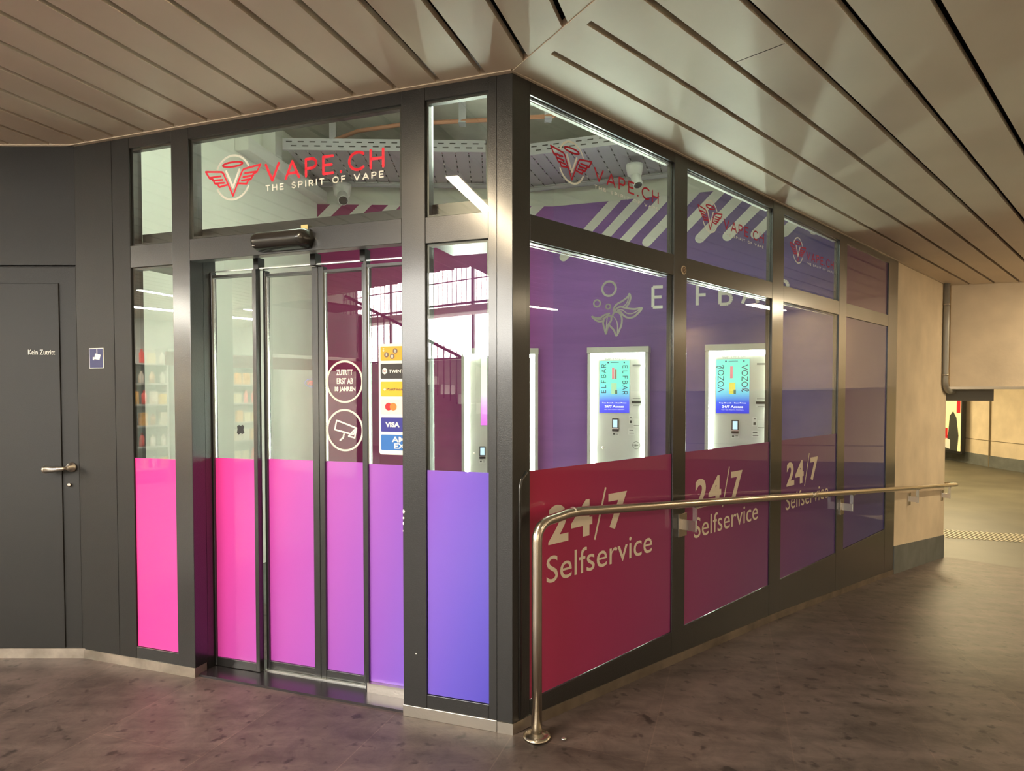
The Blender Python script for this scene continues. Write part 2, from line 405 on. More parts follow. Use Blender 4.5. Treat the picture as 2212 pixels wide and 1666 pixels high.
# ================================================================ STRUCTURE
# ---- floors
mb = MB()
mb.quad(F2.pt(-16, 13, 0), F2.pt(0, 13, 0), F2.pt(0, -12, 0), F2.pt(-16, -12, 0))
for (a, za), (b, zb) in zip(RAMP[1:], RAMP[2:]):
    mb.quad(F2.pt(a, 13, za), F2.pt(b, 13, zb), F2.pt(b, -.03, zb), F2.pt(a, -.03, za))
struct('floor', mb, M['floor'], 'dark stone slab floor sloping down beside the shop')
mb = MB(); mb.quad(F2.pt(0, -.05, -.004), F2.pt(6, -.05, -.004), F2.pt(6, -9, -.004), F2.pt(0, -9, -.004))
struct('floor_inside', mb, M['base_grey'], 'grey floor inside the shop')
mb = MB(); mb.quad(F2.pt(7.95, 13, -.63), F2.pt(40, 13, -.63), F2.pt(40, -14, -.63), F2.pt(7.95, -14, -.63))
struct('floor_lower', mb, M['far_floor'], 'lower passage floor beyond the ramp')

# ---- passage ceiling of metal boards
def clip_poly(poly, a, b, c):
    """keep a*x+b*y<=c"""
    out = []
    for i in range(len(poly)):
        p, q = poly[i], poly[(i + 1) % len(poly)]
        dp = a * p[0] + b * p[1] - c; dq = a * q[0] + b * q[1] - c
        if dp <= 0: out.append(p)
        if (dp < 0 < dq) or (dq < 0 < dp):
            t = dp / (dp - dq); out.append((p[0] + (q[0] - p[0]) * t, p[1] + (q[1] - p[1]) * t))
    return out
def board(mb, fr, poly):
    if len(poly) < 3: return
    pts = [fr.pt(s, o, 0) for s, o in poly]
    mb.prism([(p.x, p.y) for p in pts], 2.872, 2.90)
mb = MB()
k = -34
while k < 62:                        # boards across the entrance front
    s0 = .114 - .2115 + .2115 * k + .026; s1 = s0 + .2115 - .029
    if s1 > -7:
        far = 6.8 if s0 < 1.75 else ((3.105 + .323 * s0) / .9465 if s0 < 6.9 else (5.0 + .323 * s0) / .9465)
        poly = [(s0, .022), (s1, .022), (s1, far), (s0, far)]
        poly = clip_poly(poly, -1, -1.15, -.012)          # mitre: s >= -1.15 off
        if s0 > 2.35: poly = [(a, b if b > .1 else -.3) for a, b in poly]
        if poly: board(mb, F1, poly)
    k += 1
struct('ceiling', mb, M['slat'], 'beige metal board ceiling of the passage over the entrance')
mb = MB()
for k in range(56):                  # boards along the side front
    o0 = .016 if k == 0 else .224 + .2345 * (k - 1) + .014; o1 = .224 + .2345 * k - .014
    poly = [(-8, o0), (12.5, o0), (12.5, o1), (-8, o1)]
    poly = clip_poly(poly, -1, -.26, -.055)               # s >= .055 - .26 off
    poly = clip_poly(poly, 1, -.497, 7.80)
    board(mb, F2, poly)
poly = [(0.0 - .008, 0.006), (.058, .006), (.055 - .26 * 13, 13), (-.26 * 13 - .008, 13)]   # mitre cover strip
pts = [F2.pt(s, o, 0) for s, o in poly]; mb.prism([(p.x, p.y) for p in pts], 2.869, 2.90)
struct('ceiling_ramp', mb, M['slat'], 'beige metal board ceiling of the passage over the ramp')
mb = MB()
for o_ in (.692 + .012,): mb.box(F2, .60, .603, o_ , o_ + .205, 2.8712, 2.8722)
struct('trim_19', mb, M['void'], 'thin joint across a ceiling board', 'trim')
mb = MB(); mb.box(F1, 0, 2.5, -.02, .021, 2.868, 2.9); mb.box(F1, 2.5, 2.6, -.02, .021, 2.868, 2.9)
mb.box(F2, 0, 7.85, -.02, .012, 2.868, 2.9)
mb.box(DW, 0, 6, -.02, .02, 2.868, 2.9)
struct('trim_1', mb, M['slat'], 'thin beige trim where the ceiling meets the shop front', 'trim')
mb = MB(); mb.abox(-14, 16, -6.5, 16, 3.02, 3.06)
# ceiling void: keep it outside the shop volume
mb = MB()
mb.prism([(F1.pt(2.55, -.02, 0).x, F1.pt(2.55, -.02, 0).y), (C0.x, C0.y), (F2.pt(7.85, 0, 0).x, F2.pt(7.85, 0, 0).y), (15, 4.8), (15, -3.2), (-2.0, -3.2), (-2.0, -.3), (-7.3, -.3), (-7.3, -2.2), (-14, -2.2), (-14, 3.7), (-2.5, 3.7)], 3.0, 3.04)
struct('ceiling_void', mb, M['void'], 'dark void above the ceiling boards')

# ---- fascia above the fronts (hidden behind the ceiling, closes the shop)
mb = MB(); mb.box(F1, -.0, 2.6, -.12, -.03, 2.871, 4.0); struct('wall_fascia_front', mb, M['soffit'], 'wall above the entrance front')
mb = MB(); mb.box(F2, -.0, 7.85, -.12, -.03, 2.871, 4.0); struct('wall_fascia_side', mb, M['soffit'], 'wall above the side front')

# ---- shop interior walls and ceiling
mb = MB(); mb.box(W2, -.41, 2.44, -.15, 0, 0, 4.0); struct('wall_back', mb, M['wall2'], 'violet printed back wall of the shop')
mb = MB(); mb.box(W3, 0, 2.475, -.15, 0, 0, 4.0); struct('wall_rear_left', mb, M['wall3'], 'magenta printed rear wall of the shop')
mb = MB(); mb.box(WL, 0, 3.12, -.15, 0, 0, 4.0); struct('wall_left', mb, M['white_wall'], 'white side wall inside the shop')
mb = MB(); mb.prism([(-3.2, 3.4), (0, 2.78), (5.2, 7.9), (3.5, 8.2), (-3, 8.2)], 3.95, 4.0)
struct('ceiling_inside', mb, M['soffit'], 'raw concrete ceiling inside the shop')
# diagonal rounded stripes printed on the back walls
def stripes(fr, t_tops, ends):
    mb = MB(); fn = lambda u, v: fr.pt(u, .003, v)
    for t, ze in zip(t_tops, ends):
        L = 3.466 - ze; wd = .092; h = wd / 2 * math.sqrt(2)
        mb.quad(fn(t - h, 3.466), fn(t - L - wd / 2 * .7071, ze + wd / 2 * .7071), fn(t - L + wd / 2 * .7071, ze - wd / 2 * .7071), fn(t + h, 3.466))
        mb.quad(*[fn(t - L + wd / 2 * math.cos(a), ze + wd / 2 * math.sin(a)) for a in [math.radians(135 + 18 * k) for k in range(11)]])
    return mb
tt = [1.015 + .2565 * k for k in range(-5, 7)]; ee = [2.93 if k < 0 else 3.02 for k in range(-5, 7)]
ee[7] = 3.02
pairs = [(t, e) for t, e in zip(tt, ee) if t > -.3 and t - (3.466 - e) > -.36]
struct('wall_stripes', stripes(W2, [p[0] for p in pairs], [p[1] for p in pairs]), M['shop_cream'], 'white diagonal stripes printed on the back wall', 'wall print')
tt = [.20 + .30 * k for k in range(0, 8)]
pairs = [(t, max(3.466 - (t - .02), 3.14 if t < 2.2 else 2.98)) for t in tt]
struct('wall_stripes_left', stripes(W3, [p[0] for p in pairs], [p[1] for p in pairs]), M['shop_cream'], 'white diagonal stripes printed on the magenta wall', 'wall print')

# ---- ELFBAR lettering with leaf emblem on the back wall
mb = MB(); fn = lambda u, v: W2.pt(u, .004, v)
U = lambda x: .008 + (x - 330) / 1040 * .517          # emblem artwork grid to wall metres
V = lambda y: 2.66 - (y - 265) / 1080 * .575
def art(pts, wd=.019): stroke(mb, [(U(x), V(y)) for x, y in pts], wd, fn)
def smooth(pts, n=6):
    out = []
    P = [pts[0]] + pts + [pts[-1]]
    for i in range(1, len(P) - 2):
        for k in range(n):
            t = k / n; a, b, c, d = P[i - 1], P[i], P[i + 1], P[i + 2]
            out.append(tuple(.5 * (2 * b[j] + (c[j] - a[j]) * t + (2 * a[j] - 5 * b[j] + 4 * c[j] - d[j]) * t * t + (3 * b[j] - a[j] - 3 * c[j] + d[j]) * t ** 3) for j in (0, 1)))
    out.append(pts[-1]); return out
for cx, cy, r, wd in ((695, 427, 140, .022), (445, 698, 68, .016), (678, 770, 47, .015)):
    stroke(mb, [(U(cx) + r / 1040 * .517 * math.cos(a * math.pi / 16), V(cy) + r / 1040 * .545 * math.sin(a * math.pi / 16)) for a in range(33)], wd, fn)
art(smooth([(790, 855), (800, 800), (860, 730), (980, 670), (1080, 600), (1112, 545), (1135, 620), (1100, 730), (1050, 790)]))
art(smooth([(990, 775), (1060, 720), (1100, 600)]), .011)
art(smooth([(810, 860), (860, 810), (940, 785), (1080, 820), (1220, 838), (1365, 825), (1290, 920), (1200, 985), (1100, 1000), (1010, 960), (930, 880), (880, 850)]))
art(smooth([(890, 835), (980, 850), (1060, 910), (1150, 925), (1240, 895), (1340, 835)]), .011)
art(smooth([(700, 905), (600, 930), (520, 975), (430, 980), (340, 950), (420, 1020), (500, 1050), (590, 1040)]))
art(smooth([(460, 1005), (560, 1000), (680, 930)]), .011)
art(smooth([(680, 945), (600, 990), (575, 1080), (600, 1180), (635, 1290), (660, 1200), (690, 1110), (740, 1040), (740, 960), (700, 945)]))
art(smooth([(665, 960), (650, 1060), (637, 1250)]), .010)
art(smooth([(770, 950), (800, 890), (850, 880), (920, 910), (960, 1000), (955, 1120), (915, 1220), (850, 1335), (800, 1230), (700, 1125)]))
art(smooth([(770, 950), (830, 1010), (870, 1110), (870, 1300)]), .010)
for ch, u in (('E', .621), ('L', .845), ('F', 1.050), ('B', 1.262), ('A', 1.47), ('R', 1.77)):
    w_ = GL[ch][0]
    for p in GL[ch][1]: stroke(mb, [(u + .012 + a * .175, 2.366 + b * .20) for a, b in p], .030, fn, round_=False)
struct('wall_lettering', mb, M['shop_cream'], 'cream leaf emblem and brand lettering printed on the violet wall', 'wall print')

# ---- service door wall left of the shop
mb = MB(); mb.box(DW, 0.0, .0, 0, 0, 0, 0)
mb = MB(); mb.box(F1, 2.296, 2.575, -.08, 0, .05, 2.868); struct('wall_panel', mb, M['door'], 'dark metal wall panel between door and shop window', bevel=.002)
mb = MB(); mb.box(DW, 0.0, 5.0, -.10, 0, 2.215, 2.868); mb.box(DW, .95, 5.0, -.10, 0, .05, 2.215); struct('wall_service', mb, M['door'], 'dark metal cladding around the service door')
mb = MB(); mb.box(DW, .003, .95, -.10, -.012, .05, 2.209)
dr = thing('door_1', 'dark grey metal service door at the far left of the shop', 'door', DW.pt(.5, 0, 0), kind='structure')
obj('door_frame', mb, M['door'], dr)
mb = MB(); mb.box(DW, .006, .93, -.012, -.004, .052, 2.205)
obj('door_rim', mb, M['door'], dr, .002)
mb = MB(); mb.box(DW, .10, .93, -.004, .003, .06, 2.114)
leaf = obj('door_leaf', mb, M['door'], dr, .002)
mb = MB(); put_text(mb, 'Kein Zutritt', lambda u, v: DW.pt(-u, .0045, v), -.274, -.124, 1.716, 1.744)
obj('lettering', mb, M['white_film'], dr, label='small white lettering on the door')
mb = MB(); h = DW.pt(.045, 0, 1.085)
mb.lathe(h, [(.027, -.004), (.027, .008), (.012, .01), (.011, .05)], DW.n)
mb.tube([DW.pt(.045, .05, 1.085), DW.pt(.06, .058, 1.083), DW.pt(.10, .06, 1.08), DW.pt(.15, .058, 1.078)], [.011, .012, .016, .022])
mb.lathe(DW.pt(.15, .058, 1.078) , [(.022, -.001), (.021, .008), (.015, .016), (.002, .021)], DW.d)
obj('door_handle', mb, M['steel'], dr, label='polished steel lever handle')
mb = MB(); mb.lathe(DW.pt(.06, 0, .985), [(.011, -.004), (.011, .006), (.006, .007)], DW.n); obj('key_cylinder', mb, M['steel'], dr)
mb = MB(); mb.box(DW, -.02, 5, -.08, .004, 0, .055); struct('baseboard_left', mb, M['plinth'], 'steel skirting below the service door')
mb = MB(); mb.box(F1, 1.765, 2.575, -.08, .003, 0, .052); struct('baseboard_front_left', mb, M['plinth'], 'steel skirting left of the entrance')
mb = MB(); mb.box(F1, .0725, .537, -.08, .003, 0, .052); struct('baseboard_front', mb, M['steel'], 'steel skirting right of the entrance', bevel=.001)
mb = MB(); mb.box(F1, -.003, .070, -.06, .004, 0, .05); mb.box(F2, 0, .115, -.06, .004, 0, .05); struct('baseboard_corner', mb, M['steel'], 'steel skirting around the corner post')
mb = MB()
for (a, za), (b, zb) in zip(RAMP[1:-1], RAMP[2:]):
    a_ = max(a, .115); b_ = min(b, 5.66)
    if b_ > a_:
        za_, zb_ = ramp_z(a_), ramp_z(b_)
        mb.hexa([F2.pt(a_, -.06, za_), F2.pt(b_, -.06, zb_), F2.pt(b_, .004, zb_), F2.pt(a_, .004, za_)], [F2.pt(a_, -.06, za_ + .05), F2.pt(b_, -.06, zb_ + .05), F2.pt(b_, .004, zb_ + .05), F2.pt(a_, .004, za_ + .05)])
struct('baseboard_side', mb, mat('brown_stained_steel', (.20, .155, .115), .5, .5, var=.35, vscale=7), 'brown steel skirting following the ramp')

# ---- posts
def post(n, fr, s0, s1, depth, z0, label, z0b=None):
    mb = MB(); mb.box(fr, s0, s1, -depth, 0, z0, 2.868, z0b); return struct('trim_%d' % n, mb, M['frame'], label, 'post', bevel=.0025)
mb = MB()
pa = [F1.pt(.11, 0, 0), F1.pt(.074, 0, 0), F1.pt(.074, -.003, 0), C0 - (F1.n + F2.n) * .003, F2.pt(.11, -.002, 0), F2.pt(.11, -.10, 0), F1.pt(.11, -.10, 0)]
mb.prism([(p.x, p.y) for p in reversed(pa)], .05, 2.868)
cp = thing('trim_2', 'dark metal corner post of the shop front', 'post', C0, kind='structure')
obj('post', mb, M['frame'], cp)
mb = MB(); i1 = C0 - (F1.n + F2.n) * .012
pb = [F1.pt(.071, .001, 0), F1.pt(.071, -.012, 0), i1, F2.pt(.085, -.012, 0), F2.pt(.085, .001, 0), C0 + (F1.n + F2.n) * .0009]
mb.prism([(p.x, p.y) for p in pb], .05, 2.866); obj('corner_cover', mb, M['frame'], cp, .002)
mb = MB()      # raised rounded edge guard beside the handrail
mb.tube([F2.pt(.045, 0.0, .06), F2.pt(.045, .0, 1.08), F2.pt(.055, 0, 1.12), F2.pt(.085, 0, 1.15)], .009, 10); obj('edge_guard', mb, M['frame'], cp)
post(3, F1, .415, .535, .09, .05, 'dark metal post right of the entrance')
mb = MB(); T3 = bpy.data.objects['trim_3']
for (s_, z_, a, b) in ((.530, .955, .005, .010), (.531, .925, .004, .006), (.532, .90, .003, .008), (.5335, .865, .0015, .004), (.47, .30, .003, .003)):
    mb.quad(*[F1.pt(s_ + a * math.cos(k * 1.0472) * (1 + .3 * (k % 2)), .0008, z_ + b * math.sin(k * 1.0472)) for k in range(6)])
obj('paint_chips', mb, M['white_film'], T3, label='bare chips in the dark paint')
post(4, F1, 1.765, 1.88, .09, .05, 'dark metal post left of the entrance')
t5 = post(5, F1, 2.17, 2.294, .08, .05, 'dark metal frame post beside the left window'); t5.data.materials[0] = M['door']
for n, (a, b), t in ((6, (1.30, 1.44), 'first post of the side front from the corner'), (7, (2.61, 2.80), 'second post of the side front from the corner'), (8, (3.95, 4.13), 'third post of the side front from the corner'), (9, (5.34, 5.66), 'wide dark end post beside the concrete wall')):
    post(n, F2, a, b, .028, ramp_z(a) + .05, t, ramp_z(b) + .05)

# ---- door reveals, threshold and header
mb = MB(); mb.box(F1, 1.765, 1.80, -.175, -.09, .0, 2.30); struct('trim_10', mb, M['frame'], 'dark reveal left of the sliding door', 'trim')
mb = MB(); mb.box(F1, .50, .535, -.175, -.09, .0, 2.30); struct('trim_11', mb, M['frame'], 'dark reveal right of the sliding door', 'trim')
mb = MB(); mb.box(F1, .536, 1.764, -.29, -.02, .0, .012); struct('trim_12', mb, mat('dark_threshold_metal', (.10, .09, .10), .25, .8), 'dark polished threshold of the sliding door', 'threshold')
mb = MB(); mb.box(F1, .80, 1.46, -.186, -.172, .012, .018); struct('trim_13', mb, M['bead'], 'bright threshold rail in front of the sliding leaves', 'threshold')
mb = MB(); mb.box(F1, .416, 2.169, -.30, -.091, 2.30, 2.368); mb.box(F1, .11, .414, -.30, -.075, 2.18, 2.368); mb.box(F1, 1.885, 2.165, -.30, -.075, 2.18, 2.368)
struct('trim_14', mb, M['frame_in'], 'dark inner beam behind the transom', 'trim')

# ---- windows
def vape_logo(fr, sgn, o, u_em, z_em, span, t0, t1, tz0, tz1, g0, g1, par, red, lw=.011):
    """emblem and two lines of lettering; u = s*sgn"""
    fn = lambda u, v: fr.pt(u * sgn, o, v)
    r, w_ = MB(), MB(); emblem(r, w_, fn, u_em, z_em, span)
    a = obj('emblem', r, red, par, label='red winged emblem film'); b = obj('emblem_ring', w_, M['white_film'], par, label='white ring and V film')
    t = MB(); line_text(t, 'VAPE.CH', fn, t0, t1, tz0, tz1, lw, .42); obj('lettering', t, red, par, label='red shop name film')
    g = MB(); line_text(g, 'THE SPIRIT OF VAPE', fn, t0, t1, g0, g1, lw * .42, .55); obj('tagline', g, M['white_film'], par, label='white tagline film')
def pane(fr, s0, s1, z0, z1, o, par, name):
    mb = MB(); mb.quad(fr.pt(s0, o, z0), fr.pt(s1, o, z0), fr.pt(s1, o, z1), fr.pt(s0, o, z1)); return obj(name, mb, M['glass'], par)
def rim(fr, s0, s1, z0, z1, o0, o1, t, par, m, name='glazing_bead', tb=None):
    mb = MB(); tb = t if tb is None else tb
    mb.box(fr, s0, s0 + t, o0, o1, z0, z1); mb.box(fr, s1 - t, s1, o0, o1, z0, z1)
    mb.box(fr, s0 + t, s1 - t, o0, o1, z1 - t, z1); mb.box(fr, s0 + t, s1 - t, o0, o1, z0, z0 + tb)
    return obj(name, mb, m, par)
def window(n, fr, s0, s1, label, film, sill0, sill1, fr_out=0.0):
    wn = thing('window_%d' % n, label, 'window', fr.pt((s0 + s1) / 2, 0, 0), kind='structure')
    mb = MB(); mb.box(fr, s0, s1, -.06, -.001, 2.175, 2.292); obj('transom', mb, M['frame'], wn, .002)
    mb = MB(); mb.box(fr, s0, s1, -.06, -.002, 2.812, 2.868); obj('head', mb, M['frame'], wn)
    mb = MB(); mb.box(fr, s0, s1, -.06, -.001, sill0, .115, sill1); obj('sill', mb, M['frame'], wn, .0015)
    rim(fr, s0, s1, 2.292, 2.812, -.045 if fr is F1 else -.027, -.016, .012 if fr is F1 else .004, wn, M['frame_in'], 'upper_bead')
    rim(fr, s0, s1, .115, 2.175, -.045 if fr is F1 else -.027, -.016, .012 if fr is F1 else .004, wn, M['frame_in'], 'lower_bead')
    return wn
WINS = {}
# side front
for n, a, b, t in ((1, .112, 1.30, 'large side window nearest the corner showing two bright machines'), (2, 1.44, 2.61, 'second side window with a bright vending machine behind'),
                   (3, 2.80, 3.95, 'third side window reflecting the passage'), (4, 4.13, 5.34, 'last side window fully covered in purple film')):
    wn = window(n, F2, a, b, t, None, ramp_z(a) + .05, ramp_z(b) + .05); WINS[n] = wn
    if n < 4:
        pane(F2, a, b, 2.292, 2.812, -.014, wn, 'upper_glass'); pane(F2, a, b, 1.15, 2.175, -.010, wn, 'lower_glass')
        mb = MB(); mb.box(F2, a + .002, b - .002, -.012, -.009, .117, 1.152); obj('printed_film', mb, M['film2'], wn, label='crimson to purple privacy film')
        mb = MB(); mb.box(F2, a + .02, b - .02, -.05, -.04, 2.163, 2.166); obj('bright_bead', mb, M['bead'], wn)
        mb = MB(); mb.box(F2, a + .02, b - .02, -.05, -.03, 2.799, 2.803); obj('upper_bright_bead', mb, M['housing'], wn)
        mb = MB(); mb.box(F2, b - .004, b + .03, -.046, -.029, .115, 2.81); obj('inner_post', mb, M['frame_in'], wn)
        mb = MB(); mb.box(F2, b - .003, b - .0005, -.028, -.016, .118, 2.80); obj('olive_reveal', mb, mat('olive_reveal_%d' % n, (.42, .38, .26), .4, .3), wn)
    else:
        mb = MB(); mb.box(F2, a + .002, b - .002, -.014, -.010, .117, 2.173); obj('printed_film', mb, M['film2'], wn, label='purple to blue full height film')
        mb = MB(); mb.box(F2, a + .002, b - .002, -.018, -.014, 2.294, 2.81); obj('upper_film', mb, M['film_plum'], wn, label='plum film')
fn = lambda u, v: F2.pt(u, -.0075, v)
for n, x in ((1, .229), (2, 1.556), (3, 2.90)):
    mb = MB(); k = 1.0
    put_text(mb, '2', fn, x + .012, x + .155, .797, .978, .035); put_text(mb, '4', fn, x + .175, x + .338, .797, .978, .035)
    stroke(mb, [(x + .358, .768), (x + .447, 1.022)], .013, fn, round_=False); put_text(mb, '7', fn, x + .470, x + .632, .797, .985, .035)
    obj('number_lettering', mb, M['cream_film'], WINS[n], label='cream bold opening hours lettering')
    mb = MB(); put_text(mb, 'Selfservice', fn, x, x + .873, .618, .744, .0, 1.0); obj('word_lettering', mb, M['cream_film'], WINS[n], label='cream word below the numbers')
for n, e, t0, t1 in ((1, .408, .583, 1.149), (2, 1.732, 1.907, 2.482), (3, 3.086, 3.256, 3.835)):
    vape_logo(F2, 1, -.012, e, 2.590, .30, t0, t1, 2.553, 2.610, 2.513, 2.527, WINS[n], M['dark_red_film'], .0095)
# entrance front
for n, a, b, t in ((5, .111, .415, 'narrow window right of the entrance with violet film'), (6, 1.88, 2.17, 'narrow window left of the entrance with pink film')):
    wn = window(n, F1, a, b, t, None, .05, .05); WINS[n] = wn
    pane(F1, a, b, 2.292, 2.812, -.014, wn, 'upper_glass'); pane(F1, a, b, 1.15, 2.175, -.010, wn, 'lower_glass')
    mb = MB(); mb.box(F1, a + .002, b - .002, -.012, -.009, .117, 1.15); obj('printed_film', mb, M['film1'], wn, label='violet privacy film' if n == 5 else 'pink privacy film')
wn = thing('window_7', 'wide transom window over the entrance with the red shop name', 'window', F1.pt(1.15, 0, 2.19), kind='structure'); WINS[7] = wn
mb = MB(); mb.box(F1, .535, 1.765, -.06, -.001, 2.186, 2.298); obj('transom', mb, M['frame'], wn, .002)
mb = MB(); mb.box(F1, .535, 1.765, -.06, -.002, 2.812, 2.868); obj('head', mb, M['frame'], wn)
rim(F1, .535, 1.765, 2.298, 2.812, -.045, -.016, .014, wn, M['frame_in'], 'upper_bead')
pane(F1, .535, 1.765, 2.298, 2.812, -.014, wn, 'upper_glass')
vape_logo(F1, -1, -.010, -1.491, 2.585, .342, -1.289, -.633, 2.547, 2.627, 2.499, 2.525, wn, M['red_film'], .0135)

# ---- sliding entrance: two fixed side leaves (plane -.155) and two sliding leaves (plane -.205)
def leaf(n, s0, s1, o, label, st0, st1, extra=None):
    """s0<s1; st0/st1 = stile widths at the right (low s) and left end"""
    d = thing('door_%d' % n, label, 'door', F1.pt((s0 + s1) / 2, o, 0), kind='structure')
    mb = MB(); mb.box(F1, s0, s0 + st0, o - .018, o + .018, .014, 2.15); obj('stile', mb, M['frame'], d, .002)
    mb = MB(); mb.box(F1, s1 - st1, s1, o - .018, o + .018, .014, 2.15); obj('stile', mb, M['frame'] , d, .002)
    a, b = s0 + st0, s1 - st1
    mb = MB(); mb.box(F1, a, b, o - .018, o + .016, .014, .06); obj('bottom_rail', mb, M['frame'], d, .002)
    mb = MB(); mb.box(F1, a, b, o - .018, o + .016, 2.118, 2.132); obj('top_rail', mb, M['frame_in'], d)
    mb = MB(); mb.box(F1, b - .006, b, o - .004, o + .010, 1.15, 2.118); obj('edge_bead', mb, M['bead'], d)
    mb = MB(); mb.quad(F1.pt(a, o + .004, 1.15), F1.pt(b, o + .004, 1.15), F1.pt(b, o + .004, 2.118), F1.pt(a, o + .004, 2.118)); obj('glass', mb, M['glass'], d)
    mb = MB(); mb.box(F1, a, b, o + .002, o + .005, .06, 1.15); obj('printed_film', mb, M['film1'], d, label=extra)
    return d
D2 = leaf(2, 1.466, 1.764, -.155, 'fixed glass side leaf at the left of the entrance', .024, .008, 'hot pink film')
D3 = leaf(3, 1.1195, 1.462, -.205, 'left sliding glass leaf of the entrance', .038, .016, 'pink violet film')
D4 = leaf(4, .826, 1.1175, -.205, 'right sliding glass leaf with age and camera stickers', .036, .032, 'orchid film')
D5 = leaf(5, .536, .822, -.155, 'fixed glass side leaf with payment card stickers', .008, .020, 'violet film')
mb = MB(); mb.box(F1, .536, 1.764, -.16, -.15, 2.132, 2.186); 
fl = thing('window_8', 'low glass fanlight strip above the sliding leaves', 'window', F1.pt(1.15, -.15, 2.13), kind='structure')
mb = MB(); mb.quad(F1.pt(.536, -.15, 2.150), F1.pt(1.764, -.15, 2.150), F1.pt(1.764, -.15, 2.21), F1.pt(.536, -.15, 2.21)); obj('glass', mb, M['glass'], fl)
mb = MB(); mb.box(F1, .536, 1.764, -.165, -.145, 2.150, 2.156); obj('rail', mb, M['bead'], fl)
mb = MB()
for s in (1.452, 1.10, .812): mb.box(F1, s, s + .03, -.19, -.14, 2.150, 2.21)
obj('support', mb, M['frame_in'], fl)
# age and camera stickers on the sliding leaf
fn = lambda u, v: F1.pt(-u, -.1985, v)
cS = .972
def clipped_ring(mb, cx, cy, r, wd, fn, lim):
    pts = [(cx + r * math.cos(math.radians(a)), cy + r * math.sin(math.radians(a))) for a in range(0, 361, 6)]
    seg = []
    for p in pts:
        if p[0] < lim: seg.append(p)
        else:
            if len(seg) > 1: stroke(mb, seg, wd, fn)
            seg = []
    if len(seg) > 1: stroke(mb, seg, wd, fn)
mb = MB(); clipped_ring(mb, -cS, 1.5595, .1035, .010, fn, -.862)
put_text(mb, 'ZUTRITT', fn, -1.020, -.924, 1.592, 1.622, .03); put_text(mb, 'ERST AB', fn, -1.018, -.922, 1.548, 1.578, .03); put_text(mb, '18 JAHREN', fn, -1.030, -.908, 1.504, 1.534, .03)
obj('age_sticker', mb, M['white_film'], D4, label='white ring sticker reading age limit')
mb = MB(); clipped_ring(mb, -cS, 1.312, .1035, .010, fn, -.862)
T = lambda pts: [(-cS + a * .001, 1.312 + b * .001) for a, b in pts]
stroke(mb, T([(-48, 50), (-60, 2), (50, -22), (68, 12)]), .008, fn, True)
stroke(mb, T([(68, 12), (58, -38), (22, -30)]), .008, fn); stroke(mb, T([(22, -30), (62, 8)]), .008, fn)
stroke(mb, T([(-5, -20), (-10, -38), (-28, -52)]), .009, fn)
obj('camera_sticker', mb, M['white_film'], D4, label='white ring sticker with camera symbol')
# payment sticker sheet on the fixed side leaf
def rrect(mb, fn, u0, u1, v0, v1, r):
    pts = []
    for cx, cy, a0 in ((u1 - r, v1 - r, 0), (u0 + r, v1 - r, 90), (u0 + r, v0 + r, 180), (u1 - r, v0 + r, 270)):
        pts += [(cx + r * math.cos(math.radians(a0 + k * 18)), cy + r * math.sin(math.radians(a0 + k * 18))) for k in range(6)]
    mb.quad(*[fn(a, b) for a, b in pts])
G = lambda o: (lambda u, v: F1.pt(-u, -.1485 + o, v))
sheet = MB(); rrect(sheet, G(0), -.744, -.546, 1.200, 1.742, .016); sh = obj('payment_sticker', sheet, M['white_film'], D5, label='tall white sheet of payment logos')
def sub(name, fnc, m, lab=None):
    mb = MB(); fnc(mb); return obj(name, mb, m, sh, label=lab)
cards = [(1.659, 1.729, S(240, 165, 45)), (1.571, 1.645, S(45, 42, 42)), (1.485, 1.557, S(250, 180, 40)), (1.398, 1.470, S(232, 215, 208)), (1.312, 1.383, S(40, 40, 140)), (1.222, 1.298, S(35, 105, 185))]
names = ['cash_card', 'card', 'card', 'card', 'card', 'card']
for i, (v0, v1, c) in enumerate(cards):
    sub('logo_card', lambda mb: rrect(mb, G(.0008), -.733, -.55, v0, v1, .006), mat('card_%d' % i, c, .6), ['orange cash card', 'black card', 'yellow card', 'pale card', 'dark blue card', 'blue card'][i])
g2 = G(.0016)
sub('coin_print', lambda mb: [mb.quad(*[g2(cx + .0135 * math.cos(a * .3927), cy + .0135 * math.sin(a * .3927)) for a in range(16)]) for cx, cy in ((-.700, 1.688), (-.668, 1.680), (-.652, 1.706))], mat('coin_grey', S(120, 100, 80), .6))
sub('coin_number', lambda mb: [put_text(mb, t, G(.0022), cx - .004, cx + .004, cy - .006, cy + .006, .02) for t, cx, cy in (('5', -.700, 1.688), ('1', -.668, 1.680), ('2', -.652, 1.706))] + [put_text(mb, '10', lambda u, v: G(.002)(-.716 + (v - 0), 1.712 - u), -.008, .008, -.004, .004)], M['white_film'])
sub('hexagon_print', lambda mb: mb.quad(*[g2(-.710 + .015 * math.cos(math.radians(30 + 60 * a)), 1.609 + .017 * math.sin(math.radians(30 + 60 * a))) for a in range(6)]), M['white_film'])
sub('hexagon_mark', lambda mb: stroke(mb, [(-.716, 1.614), (-.713, 1.604), (-.710, 1.611), (-.707, 1.604), (-.704, 1.614)], .002, G(.0022)), M['red_film'])
sub('card_lettering', lambda mb: (put_text(mb, 'TWINT', g2, -.688, -.605, 1.600, 1.616, .03), put_text(mb, 'VISA', g2, -.708, -.630, 1.335, 1.360, .05), put_text(mb, 'AM', g2, -.672, -.60, 1.262, 1.289, .02), put_text(mb, 'EX', g2, -.660, -.60, 1.230, 1.256, .02)), M['white_film'])
sub('card_lettering', lambda mb: put_text(mb, 'PostFinance', g2, -.700, -.590, 1.514, 1.526, .02), M['black'])
